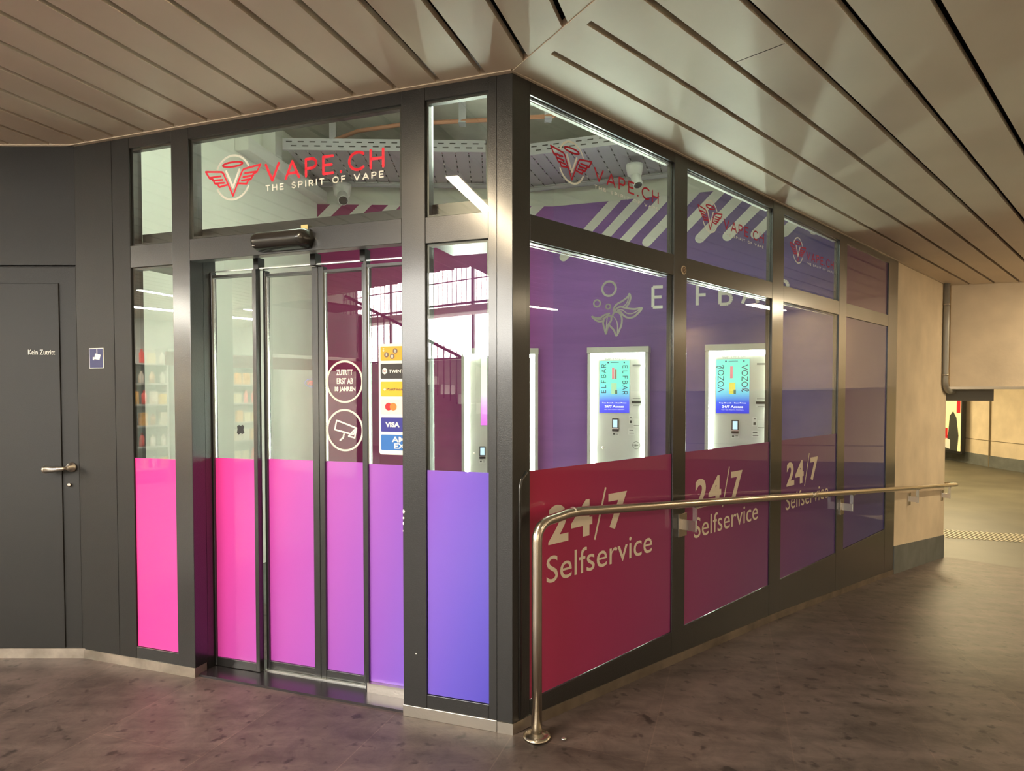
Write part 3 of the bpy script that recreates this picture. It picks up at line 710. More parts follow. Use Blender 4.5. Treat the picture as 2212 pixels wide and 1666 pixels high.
sub('cross_print', lambda mb: (stroke(mb, [(-.716, 1.520), (-.704, 1.520)], .0035, g2), stroke(mb, [(-.710, 1.514), (-.710, 1.526)], .0035, g2)), M['white_film'])
sub('red_disc', lambda mb: mb.quad(*[g2(-.690 + .019 * math.cos(a * .3927), 1.435 + .019 * math.sin(a * .3927)) for a in range(16)]), mat('disc_red', S(225, 20, 35), .6))
sub('orange_disc', lambda mb: mb.quad(*[G(.0022)(-.664 + .019 * math.cos(a * .3927), 1.435 + .019 * math.sin(a * .3927)) for a in range(16)]), mat('disc_orange', S(240, 125, 45), .6))
# torn black sticker on the left fixed leaf
mb = MB(); fnl = lambda u, v: F1.pt(-u, -.1485, v)
mb.quad(*[fnl(-1.585 + a * .001, 1.305 + b * .001) for a, b in ((-22, 20), (-8, 26), (2, 22), (16, 27), (24, 18), (20, 2), (25, -14), (14, -22), (0, -18), (-12, -26), (-24, -16), (-20, 2))])
obj('torn_sticker', mb, M['black'], D2, label='torn black sticker remnant')

# ---- steel kick plate under the right fixed leaf
mb = MB(); mb.box(F1, .536, .806, -.15, -.125, .012, .060); struct('trim_15', mb, M['steel'], 'worn bare steel kick plate under the right side leaf', 'kick plate')

# ---- concrete wall after the shop front
mb = MB(); mb.hexa([F2.pt(5.662, -.45, -.42), F2.pt(7.85, -.45, -.66), F2.pt(7.85, 0, -.66), F2.pt(5.662, 0, -.42)], [F2.pt(5.662, -.45, 2.868), F2.pt(7.85, -.45, 2.868), F2.pt(7.85, 0, 2.868), F2.pt(5.662, 0, 2.868)])
struct('wall_concrete', mb, M['concrete'], 'beige concrete wall after the shop front', bevel=.01)
mb = MB(); mb.hexa([F2.pt(5.664, -.02, -.41), F2.pt(7.856, -.02, -.64), F2.pt(7.856, .006, -.64), F2.pt(5.664, .006, -.41)], [F2.pt(5.664, -.02, -.112), F2.pt(7.856, -.02, -.331), F2.pt(7.856, .006, -.331), F2.pt(5.664, .006, -.112)])
struct('baseboard_concrete', mb, M['base_grey'], 'grey painted base of the concrete wall')
# ---- low beam
mb = MB(); mb.box(BEAM, .012, 12, -.35, 0, 1.585, 2.9); struct('wall_beam', mb, M['concrete'], 'beige concrete downstand beam over the passage')
mb = MB(); mb.box(BEAM, -.01, 12, -.36, .012, 1.553, 1.585); struct('trim_16', mb, M['steel'], 'metal edge strip under the concrete beam', 'trim')

# ---- far curved wall
pts = [(12.2, 25.0), (13.4, 22.6), (14.0, 20.7), (13.85, 18.9), (13.8, 17.4), (13.95, 14), (14.4, 10.5), (15.2, 7)]
cv = smooth(pts, 5)
mb = MB(); mp_ = MB()
for (x0, y0), (x1, y1) in zip(cv, cv[1:]):
    mb.hexa([(x0, y0, -.65), (x1, y1, -.65), (x1 + .3, y1, -.65), (x0 + .3, y0, -.65)], [(x0, y0, 3.4), (x1, y1, 3.4), (x1 + .3, y1, 3.4), (x0 + .3, y0, 3.4)])
    mp_.hexa([(x0 - .03, y0, -.65), (x1 - .03, y1, -.65), (x1 + .1, y1, -.65), (x0 + .1, y0, -.65)], [(x0 - .03, y0, -.30), (x1 - .03, y1, -.30), (x1 + .1, y1, -.30), (x0 + .1, y0, -.30)])
struct('wall_far', mb, M['concrete'], 'curved pale wall at the end of the lower passage')
struct('baseboard_far', mp_, M['base_grey'], 'grey base of the curved far wall')
mb = MB()
for px, py in ((13.83, 18.72), (13.98, 13.5)): mb.abox(px - .035, px + .02, py - .012, py + .012, -.64, 3.3)
for (x0, y0), (x1, y1) in zip(cv[12:], cv[13:]): mb.hexa([(x0 - .008, y0, .12), (x1 - .008, y1, .12), (x1, y1, .12), (x0, y0, .12)], [(x0 - .008, y0, .135), (x1 - .008, y1, .135), (x1, y1, .135), (x0, y0, .135)])
struct('trim_17', mb, mat('joint_brown', (.20, .16, .10), .8), 'dark panel joints of the curved far wall', 'trim')
mb = MB(); mb.quad((4.5, 9.0, 2.9), (16, 5.5, 2.9), (19, 26, 2.9), (6, 28, 2.9)); struct('ceiling_far', mb, M['slat'], 'ceiling of the lower passage')
mb = MB(); mb.abox(4.4, 5.0, 8.9, 28, -.65, 3.0); mb.abox(4.4, 19, 27.5, 28, -.65, 3.0); struct('wall_far_left', mb, M['concrete'], 'far side wall of the lower passage')
mb = MB(); mb.abox(15.2, 15.5, -7, 8, -1, 3.1); struct('wall_right', mb, M['concrete'], 'passage wall opposite the side front')
# tactile strip
ts = MB(); A0 = Vector((6.30, 9.53, -.628))
for k in range(34):
    a = A0 + E * (.075 * k - .25); b = a + Vector((.3228, .9465, 0)) * .62 - E * .17
    ts.hexa([a, a + E * .034, b + E * .034, b], [p + Vector((0, 0, .006)) for p in (a, a + E * .034, b + E * .034, b)])
tag(obj('tactile_strip', ts, mat('cream_tactile_paint', (.75, .68, .5), .5)), 'cream diagonal tactile lines on the lower passage floor', 'floor marking')

# ================================================================ daylight stair hall and opposite shop (seen in the glass)
mb = MB(); mb.abox(-15, 0, -7.2, -7.0, 0, 2.35); struct('wall_hall', mb, mat('white_tiles', (.55, .53, .50), .3), 'tiled wall of the daylit stair hall')
day = thing('window_9', 'large bright daylight glazing of the stair hall', 'window', (-8.5, -7.0, 2.35), kind='structure')
mb = MB(); mb.quad((-13.5, -7.0, 2.35), (-4.0, -7.0, 2.35), (-4.0, -7.0, 6.2), (-13.5, -7.0, 6.2)); obj('bright_glazing', mb, emit('daylight', (1, .96, .88), L_DAY), day)
mb = MB()
for k in range(7): mb.abox(-13.5 + 1.58 * k, -13.45 + 1.58 * k, -6.98, -6.92, 2.35, 6.2)
for z in (2.35, 3.7, 5.0, 6.15): mb.abox(-13.5, -4, -6.98, -6.92, z, z + .05)
obj('glazing_bars', mb, M['frame_in'], day)
mb = MB(); mb.abox(-15, 1, -7.2, -7.0, 6.2, 7); mb.abox(-4.0, 1, -7.2, -7.0, 0, 6.2); mb.abox(-15, -13.5, -7.2, -7, 2.35, 6.2); mb.abox(-15.2, -15, -7, 4, 0, 7); struct('wall_hall_end', mb, M['white_wall'], 'upper walls of the stair hall')
mb = MB(); mb.abox(1, 15.4, -7.2, -7.0, 0, 3.1); struct('wall_behind', mb, M['concrete'], 'passage wall behind the viewpoint')
mb = MB(); mb.abox(-15, -2, -7, -2.2, 6.9, 7.0); struct('ceiling_hall', mb, M['white_wall'], 'high ceiling of the stair hall')
# curved stair with balustrade
# unseen glowing panels framed as shop fronts, added to brighten the passage ceiling
def fill_front(n, x0, x1, y0, y1, label):
    t = thing('window_%d' % n, label, 'window', ((x0 + x1) / 2, (y0 + y1) / 2, .2), kind='structure')
    a = Vector((x0, y0, 0)); b = Vector((x1, y1, 0)); d = (b - a).normalized(); nn = Vector((-d.y, d.x, 0)); f = Frame(a, d, nn); L = (b - a).length
    mb = MB(); mb.quad(f.pt(0, 0, .35), f.pt(L, 0, .35), f.pt(L, 0, 2.6), f.pt(0, 0, 2.6)); obj('fill_panel', mb, M['fill_light'], t)
    mb = MB(); k = 0
    while k <= L + .01: mb.box(f, k - .04, k + .04, .0, .08, .2, 2.75); k += L / 5
    mb.box(f, 0, L, 0, .08, .2, .35); mb.box(f, 0, L, 0, .08, 2.6, 2.75); mb.box(f, 0, L, 0, .06, 2.05, 2.1); obj('fill_frame', mb, M['frame_in'], t)
M['fill_light'] = emit('added_fill_glow', (1, .80, .52), L_FILL)
fill_front(10, -2.5, 4.8, -6.98, -6.98, 'added warm fill light framed as a shop front behind the viewpoint')
fill_front(11, 15.18, 15.18, -6.5, .8, 'added warm fill light framed as a shop front on the right side of the passage')
st = thing('stair', 'concrete stair rising in the daylit hall', 'stair', (-5, -3.5, 0))
mb = MB(); p0, p1 = Vector((-3.6, -4.3, 0)), Vector((-6.9, -2.2, 0)); dv = (p1 - p0) / 13; nn = Vector((-dv.y, dv.x, 0)).normalized() * -1.3
if nn.y > 0: nn = -nn
for k in range(13):
    a = p0 + dv * k; b = p0 + dv * (k + 1); z = .165 * (k + 1)
    mb.hexa([a, b, b + nn, a + nn], [p + Vector((0, 0, z)) for p in (a, b, b + nn, a + nn)])
obj('steps', mb, M['soffit'], st)
rl = thing('stair_railing', 'dark stair railing with thin upright bars in the hall', 'railing', (-5, -3.5, 0))
A = Vector((-3.6, -4.3, 1.05)); B = Vector((-7.4, -1.8, 3.2))
mb = MB(); mb.tube([A, (A + B) / 2 + Vector((0, 0, -.06)), B], .025, 8); obj('handrail', mb, M['black'], rl)
mb = MB()
for k in range(44):
    p = A + (B - A) * (k / 43); mb.tube([p - Vector((0, 0, .88)), p], .009, 6)
obj('bars', mb, M['black'], rl)
gr = thing('gallery_railing', 'upper gallery railing against the daylight', 'railing', (-8.5, -6.2, 3.4))
mb = MB(); mb.abox(-13, -4.2, -6.5, -6.0, 3.35, 3.5); obj('gallery_edge', mb, M['soffit'], gr)
mb = MB(); mb.tube([(-13, -6.1, 4.5), (-4.2, -6.1, 4.5)], .03, 8); mb.tube([(-13, -6.1, 4.1), (-4.2, -6.1, 4.1)], .015, 8); obj('handrail', mb, M['black'], gr)
mb = MB()
for k in range(60): mb.tube([(-13 + .15 * k, -6.1, 3.5), (-13 + .15 * k, -6.1, 4.5)], .008, 5)
obj('bars', mb, M['black'], gr)

# opposite shop
mb = MB(); mb.abox(-11.2, -11.0, -2.0, 3.6, 0, 2.9); mb.abox(-11, -7.3, -2.15, -2.0, 0, 2.9); struct('wall_opposite', mb, M['white_wall'], 'rear wall of the shop across the hall')
mb = MB(); mb.abox(-7.36, -7.3, -2.1, -.2, 2.12, 2.87); mb.abox(-7.36, -7.3, -2.1, -2.0, 0, 2.87); mb.abox(-7.36, -7.3, -.25, -.2, 0, 2.2); struct('trim_18', mb, M['white_plastic'], 'pale front frame of the shop across the hall', 'trim')
bn = MB(); bn.abox(-7.28, -7.25, -2.1, 1.0, 1.88, 2.06); tag(obj('sale_banner', bn, mat('banner_red', S(215, 60, 75), .6)), 'red banner over the shop across the hall', 'banner')
ne = thing('neon_sign', 'small red and blue open sign across the hall', 'sign', (-7.24, -1.0, 1.6))
fno = lambda u, v: Vector((-7.22, -1.0 - 0 + u, v))
mb = MB(); put_text(mb, 'OPEN', fno, -.10, .10, 1.635, 1.705, .03); obj('letters', mb, emit('neon_red', (1, .08, .06), 9), ne)
mb = MB(); stroke(mb, arc(0, 1.67, .15, .068, 0, 360, 30), .008, fno); obj('ring_tube', mb, emit('neon_blue', (.15, .2, 1), 7), ne)
tb = thing('light_tube', 'upright white light tubes beside the open sign', 'lamp', (-7.24, -1.25, 1.1))
mb = MB()
for y in (-1.22, -1.30): mb.tube([(-7.24, y, 1.05), (-7.24, y, 1.72)], .008, 6)
obj('tube', mb, emit('tube_white', (.9, .95, 1), 9), tb)

def shelf_unit(x, y0, y1, label):
    t = thing('shelf_unit', label, 'shelf', (x, (y0 + y1) / 2, 0), 'shop shelving across the hall')
    mb = MB(); mb.abox(x - .45, x - .42, y0, y1, 0, 2.25); obj('back_panel', mb, M['housing'], t)
    for z in (.25, .62, .97, 1.32, 1.67, 2.0):
        mb = MB(); mb.abox(x - .42, x, y0, y1, z - .025, z); obj('shelf', mb, M['housing'], t)
    for y in (y0, y1 - .03):
        mb = MB(); mb.abox(x - .44, x, y, y + .03, 0, 2.27); obj('side_panel', mb, M['housing'], t)
    return t
shelf_unit(-9.6, -1.7, -.2, 'goods shelf in the shop across the hall, beside the banner')
shelf_unit(-9.6, -.1, 1.3, 'goods shelf in the shop across the hall, middle one')
shelf_unit(-9.6, 1.4, 2.9, 'goods shelf in the shop across the hall, farthest from the stair')
pal = [S(240, 225, 170), S(250, 245, 230), S(235, 170, 60), S(225, 70, 60), S(240, 205, 90), S(150, 110, 70), S(245, 235, 210)]
pm = [mat('pack_colour_%d' % i, c, .5) for i, c in enumerate(pal)]
protos = []
for i, m_ in enumerate(pm):
    mb = MB(); h = .17 + .02 * (i % 4)
    if i % 2: mb.lathe((0, 0, 0), [(.036, 0), (.04, .01), (.04, h * .7), (.018, h * .85), (.018, h)], seg=10)
    else:
        mb.abox(-.04, .04, -.055, .055, 0, h * .92); mb.abox(-.036, .036, -.05, .05, h * .92, h)
    protos.append((mb, m_, 'bottle' if i % 2 else 'carton'))
made = {}
for z in (.25, .62, .97, 1.32, 1.67, 2.0):
    for y0, y1 in ((-1.62, -.3), (-.02, 1.2), (1.48, 2.8)):
        y = y0
        while y < y1:
            i = random.randrange(len(protos)); mb, m_, nm = protos[i]
            lv = {.25: 'lowest', .62: 'second', .97: 'third', 1.32: 'fourth', 1.67: 'fifth', 2.0: 'topmost'}[z]
            if i not in made:
                o = obj(nm, mb, m_); made[i] = o
            else:
                o = made[i].copy(); sc.collection.objects.link(o)
            o.location = (-9.65, y, z + .001)
            o['label'] = ['cream', 'white', 'orange', 'red', 'yellow', 'brown', 'ivory'][i] + ' ' + nm + ' on the ' + lv + ' shelf of the ' + {-1.62: 'unit by the banner post', -.02: 'middle unit', 1.48: 'unit farthest from the stair'}[y0] + ' across the hall'
            o['category'] = nm; o['group'] = ['cream', 'white', 'orange', 'red', 'yellow', 'brown', 'ivory'][i] + ' ' + nm + 's on the ' + lv + ' shelf, ' + {-1.62: 'first', -.02: 'middle', 1.48: 'last'}[y0] + ' unit'
            y += .145 + random.random() * .03

# ================================================================ LAMPS
def strip_lamp(p, q, label, m, z=2.872, wd=.075, grp='warm strip lamps in the passage ceiling', name='strip_lamp', up=False):
    p = Vector((p[0], p[1], 0)); q = Vector((q[0], q[1], 0)); d = (q - p).normalized(); n = Vector((-d.y, d.x, 0)); c = (p + q) / 2
    t = thing(name, label, 'lamp', (c.x, c.y, z - .03), grp)
    def bx(a0, a1, h, z0, z1):
        a, b = p - d * a0, q + d * a1
        return MB().hexa([tuple((a - n * h).xy) + (z0,), tuple((b - n * h).xy) + (z0,), tuple((b + n * h).xy) + (z0,), tuple((a + n * h).xy) + (z0,)],
                         [tuple((a - n * h).xy) + (z1,), tuple((b - n * h).xy) + (z1,), tuple((b + n * h).xy) + (z1,), tuple((a + n * h).xy) + (z1,)])
    if up:      # pendant with light to both sides on two thin wires
        obj('lamp_body', bx(.02, .02, wd / 2 + .008, z - .020, z - .002), M['white_plastic'], t)
        obj('upper_diffuser', bx(0, 0, wd / 2, z - .0019, z + .006), m, t)
        mb = MB(); [mb.tube([a_ + Vector((0, 0, z)), a_ + Vector((0, 0, 3.95))], .003, 6) for a_ in (p + d * .2, q - d * .2)]; obj('wires', mb, M['black'], t)
    else: obj('lamp_body', bx(.02, .02, wd / 2 + .012, z - .022, z), M['white_plastic'], t)
    obj('diffuser', bx(0, 0, wd / 2, z - .030, z - .0221), m, t)
    return t
n1 = F1.n
P_ = F1.pt(1.30, .40, 0); strip_lamp((-1.06, 2.06), (-2.05, -.22), 'warm ceiling strip lamp in front of the entrance', M['strip'])
strip_lamp((6.75, 2.52), (7.69, 3.45), 'warm ceiling strip lamp beside the ramp', M['strip'])
strip_lamp((10.4, 6.1), (11.1, 6.2), 'warm ceiling strip lamp near the end of the beam', M['strip'])
strip_lamp((7.05, 6.35), (7.85, 7.15), 'warm ceiling strip lamp close to the concrete beam', M['strip'], wd=.14)
strip_lamp((3.4, -.6), (4.2, .2), 'warm ceiling strip lamp over the upper end of the ramp', M['strip'])
strip_lamp((-7.32, 1.30), (-7.58, .55), 'strip lamp before the shop across the hall', M['shop_lamp'], grp='strip lamps of the hall side')
strip_lamp((-7.93, -.32), (-8.2, -1.0), 'strip lamp inside the shop across the hall', M['shop_lamp'], grp='strip lamps of the hall side')
strip_lamp((-9.15, 2.6), (-9.15, -1.5), 'long strip lamp over the shelves across the hall', M['goods_lamp'], grp='strip lamps of the hall side', wd=.15)
strip_lamp((9.2, 13), (10.6, 16), 'ceiling strip lamp of the lower passage', M['far_lamp'], z=2.9, wd=.3, grp='lower passage lamps')
strip_lamp((10.5, 19.5), (11.5, 22), 'ceiling strip lamp of the lower passage near the poster', M['far_lamp'], z=2.9, wd=.3, grp='lower passage lamps')
strip_lamp((8.9, 11.2), (9.5, 12.2), 'ceiling strip lamp of the lower passage nearest the beam', M['far_lamp'], z=2.9, wd=.2, grp='lower passage lamps')
# shop ceiling luminaires (on the concrete ceiling close to the fronts)
strip_lamp((-1.8, 4.25), (-.5, 3.85), 'cool room lamp on the shop ceiling near the entrance', M['room_lamp'], z=3.50, wd=.12, grp='shop room lamps', up=True)
strip_lamp((.6, 3.95), (1.6, 4.95), 'cool room lamp on the shop ceiling near the side windows', M['room_lamp'], z=3.50, wd=.12, grp='shop room lamps', up=True)

# ================================================================ THINGS ON THE OUTSIDE
# handrail
hr = thing('handrail', 'stainless handrail beside the ramp in front of the side windows', 'handrail', F2.pt(.06, .09, 0))
rz = lambda s: .957 - .0836 * (s - .308)
P = [F2.pt(.06, .09, .012), F2.pt(.06, .09, .5), F2.pt(.06, .09, .86)]
for k in range(1, 7):
    a = math.radians(15 * k); P.append(F2.pt(.06 + .085 * (1 - math.cos(a)), .09, .865 + .078 * math.sin(a)))
P += [F2.pt(.20, .09, .948), F2.pt(.26, .09, .955), F2.pt(.34, .09, rz(.34))]
P += [F2.pt(s, .09, rz(s)) for s in (1.0, 2.0, 3.0, 4.0, 5.0, 6.0, 7.0, 8.0)]
P += [F2.pt(8.07, .085, rz(8.07)), F2.pt(8.12, .06, rz(8.12)), F2.pt(8.14, .01, rz(8.14)), F2.pt(8.14, -.06, rz(8.14)), F2.pt(8.14, -.55, rz(8.14))]
mb = MB(); mb.tube(P, .0225, 20); obj('rail_tube', mb, M['rail'], hr)
mb = MB(); mb.lathe(F2.pt(.06, .09, 0.001), [(.060, 0), (.060, .009), (.046, .013), (.030, .016), (.026, .022)]); fl_ = obj('floor_flange', mb, M['rail'], hr)
mb = MB()
for a in (30, 150, 270): mb.lathe(F2.pt(.06, .09, .010) + Vector((math.cos(math.radians(a)), math.sin(math.radians(a)), 0)) * .048, [(.006, 0), (.006, .004), (.003, .005)], seg=8)
obj('screws', mb, M['steel'], fl_)
for s, wall in ((1.40, 1), (4.065, 1), (6.195, 0), (7.70, 0)):
    z = rz(s)
    mb = MB(); mb.box(F2, s - .045, s + .045, .0005, .010, z - .205, z - .07); br = obj('bracket', mb, M['rail'], hr, .001)
    mb = MB(); mb.box(F2, s - .004, s + .004, .010, .092, z - .165, z - .105); obj('bracket_arm', mb, M['steel'], br)
    mb = MB(); mb.box(F2, s + .004, s + .010, .070, .096, z - .17, z - .055 + .03); mb.box(F2, s - .02, s + .06, .078, .100, z - .027, z - .022); obj('saddle', mb, M['bead'], br)
# rail band mark
mb = MB(); mb.tube([F2.pt(.300, .09, rz(.300) + .001), F2.pt(.303, .09, rz(.303) + .001)], .0229, 20); obj('tape_mark', mb, M['bead'], hr)
mb = MB(); mb.tube([F2.pt(3.13, .09, rz(3.13)), F2.pt(3.22, .09, rz(3.22))], .0235, 20); obj('tape_wrap', mb, M['steel'], hr, label='clear scuffed tape wrap')
mb = MB(); mb.lathe(F2.pt(.135, .18, 0.0), [(.012, 0), (.012, .003), (.006, .005)], seg=12); tag(obj('floor_stud', mb, M['bead']), 'small round bright stud in the floor by the handrail foot', 'floor stud')

# motion sensor
ms = thing('motion_sensor', 'black rounded door motion sensor above the entrance', 'sensor', F1.pt(1.17, 0, 2.195))
mb = MB(); R_ = .045
prof = []
for k in range(13):
    a = math.pi * k / 12; prof.append((math.cos(a), math.sin(a)))
ring = []
NS = 24
for i in range(NS + 1):
    s = 1.001 + .343 * i / NS; e = min(i, NS - i) / NS * .343; q = min(1, e / .045); k_ = math.sqrt(max(0, 1 - (1 - q) ** 2)); k_ = max(k_, .02)
    ring.append([F1.pt(s, .001 + .078 * k_ * math.sin(a) ** .7 if 0 < a < math.pi else .001, 2.242 + .047 * k_ * math.cos(a)) for a in [math.pi * j / 14 for j in range(15)]])
i0 = len(mb.v)
for r_ in ring: mb.v += r_
for i in range(NS):
    for j in range(14):
        a = i0 + i * 15 + j; mb.f.append((a, a + 15, a + 16, a + 1)); mb.sm.append(True)
obj('shell', mb, M['black_plastic'], ms)
mb = MB(); mb.box(F1, 1.02, 1.325, 0, .012, 2.200, 2.286); obj('base', mb, M['black'], ms)
mb = MB(); mb.box(F1, 1.295, 1.310, .060, .069, 2.214, 2.224); obj('indicator', mb, M['bead'], ms)
mb = MB(); mb.box(F1, 1.04, 1.078, -.0005, .001, 2.289, 2.312); tag(obj('paper_tag', mb, mat('yellow_paper', S(205, 190, 130), .7)), 'small yellowed tape scrap above the motion sensor', 'tape')

# camera warning sign on the panel
sg = thing('warning_sign', 'small blue camera warning sign on the dark panel', 'sign', F1.pt(2.427, 0, 1.64))
fn = lambda o: (lambda u, v: F1.pt(-u, o, v))
mb = MB(); mb.box(F1, 2.374, 2.481, .0003, .002, 1.638, 1.750); obj('border', mb, M['white_film'], sg)
mb = MB(); mb.box(F1, 2.378, 2.477, .002, .0025, 1.642, 1.746); obj('blue_field', mb, mat('sign_blue', S(30, 36, 95), .5), sg)
mb = MB(); f_ = fn(.0032); T = lambda pts: [f_(-2.427 + a * .001, 1.700 + b * .001) for a, b in pts]
mb.quad(*T([(-16, -10), (24, -16), (33, 12), (-6, 20)])); mb.quad(*T([(-26, -14), (-16, -17), (-12, -2), (-24, 2)])); mb.quad(*T([(4, 18), (9, 18), (9, 45), (4, 45)]))
obj('camera_symbol', mb, M['white_film'], sg)

# round badge on the side front post
bd = thing('badge', 'small round brown badge on the side front post', 'badge', F2.pt(1.392, 0, 2.19))
mb = MB(); mb.lathe(F2.pt(1.399, .0005, 2.216), [(.0255, 0), (.0255, .004), (.021, .005)], F2.n); obj('rim', mb, mat('badge_cream', S(200, 180, 150), .5), bd)
mb = MB(); mb.lathe(F2.pt(1.399, .0052, 2.216), [(.019, 0), (.019, .001)], F2.n); obj('disc', mb, mat('badge_brown', S(95, 70, 50), .5), bd)
mb = MB(); stroke(mb, [(1.389, 2.220), (1.396, 2.226), (1.406, 2.224), (1.410, 2.214), (1.400, 2.206), (1.392, 2.210)], .003, lambda u, v: F2.pt(u, .0070, v)); obj('print', mb, mat('badge_line', S(190, 165, 135), .5), bd)

# pipe at the corner of the concrete wall
pp = thing('drain_pipe', 'flat grey metal duct bending under the concrete beam', 'pipe', F2.pt(7.70, .03, 1.5))
mb = MB(); q0 = F2.pt(7.60, .036, 0)
cpts = [Vector((q0.x, q0.y, 2.87)), Vector((q0.x, q0.y, 2.3)), Vector((q0.x, q0.y, 1.75)), Vector((q0.x, q0.y, 1.65))]
for k in range(1, 6):
    a = math.radians(18 * k); cpts.append(Vector((q0.x, q0.y, 1.65)) + F2.d * .22 * (1 - math.cos(a)) + Vector((0, 0, -.12 * math.sin(a))))
cpts.append(cpts[-1] + F2.d * .22)
mb.tube(cpts, .034, 12); obj('duct', mb, mat('galvanised_grey', (.36, .35, .31), .45, .4), pp)
mb = MB()
for z in (2.6, 1.72): mb.lathe((q0.x, q0.y, z), [(.038, 0), (.038, .02)], seg=16)
obj('clip', mb, M['steel'], pp)
lp = MB(); lp.box(BEAM, .06, .62, -.62, -.40, 1.40, 1.60); tag(obj('lintel_box', lp, mat('grey_olive_metal', (.16, .15, .12), .5, .3)), 'dark grey box hanging behind the concrete beam', 'box')

# poster light box on the far wall
po = thing('poster_box', 'framed advertising poster on the far curved wall', 'poster', (13.95, 20.6, -.35))
pa_, pb_ = Vector((13.80, 21.5, 0)), Vector((13.86, 19.75, 0)); dd = (pb_ - pa_).normalized(); nd = Vector((dd.y, -dd.x, 0))
if nd.x > 0: nd = -nd
PF = Frame(pa_ + nd * .12, dd, nd)
Lp = (pb_ - pa_).length
mb = MB(); mb.box(PF, 0, Lp, -.1, 0, -.36, 1.62); obj('frame', mb, M['black'], po)
mb = MB(); mb.box(PF, .07, Lp - .07, 0, .004, -.28, 1.55); obj('poster_sheet', mb, mat('poster_cream', S(235, 215, 150), .5, emis=S(235, 215, 150), estr=.6), po)
mb = MB(); mb.quad(*[PF.pt(a, .008, b) for a, b in ((1.0, -.28), (1.55, -.28), (1.6, .2), (1.5, .75), (1.35, .95), (1.2, .8), (1.15, .3))]); obj('figure_print', mb, mat('poster_dark', S(60, 62, 58), .6), po)
mb = MB(); mb.quad(*[PF.pt(a, .010, b) for a, b in ((.75, .05), (1.12, .05), (1.12, .42), (.75, .42))]); mb.quad(*[PF.pt(a, .010, b) for a, b in ((1.5, .9), (1.66, .9), (1.66, 1.3), (1.5, 1.3))]); obj('red_print', mb, mat('poster_red', S(200, 30, 40), .6), po)
mb = MB(); mb.quad(*[PF.pt(a, .013, b) for a, b in ((1.02, -.2), (1.24, -.24), (1.24, .05), (1.05, .1))]); obj('white_print', mb, M['white_film'], po)

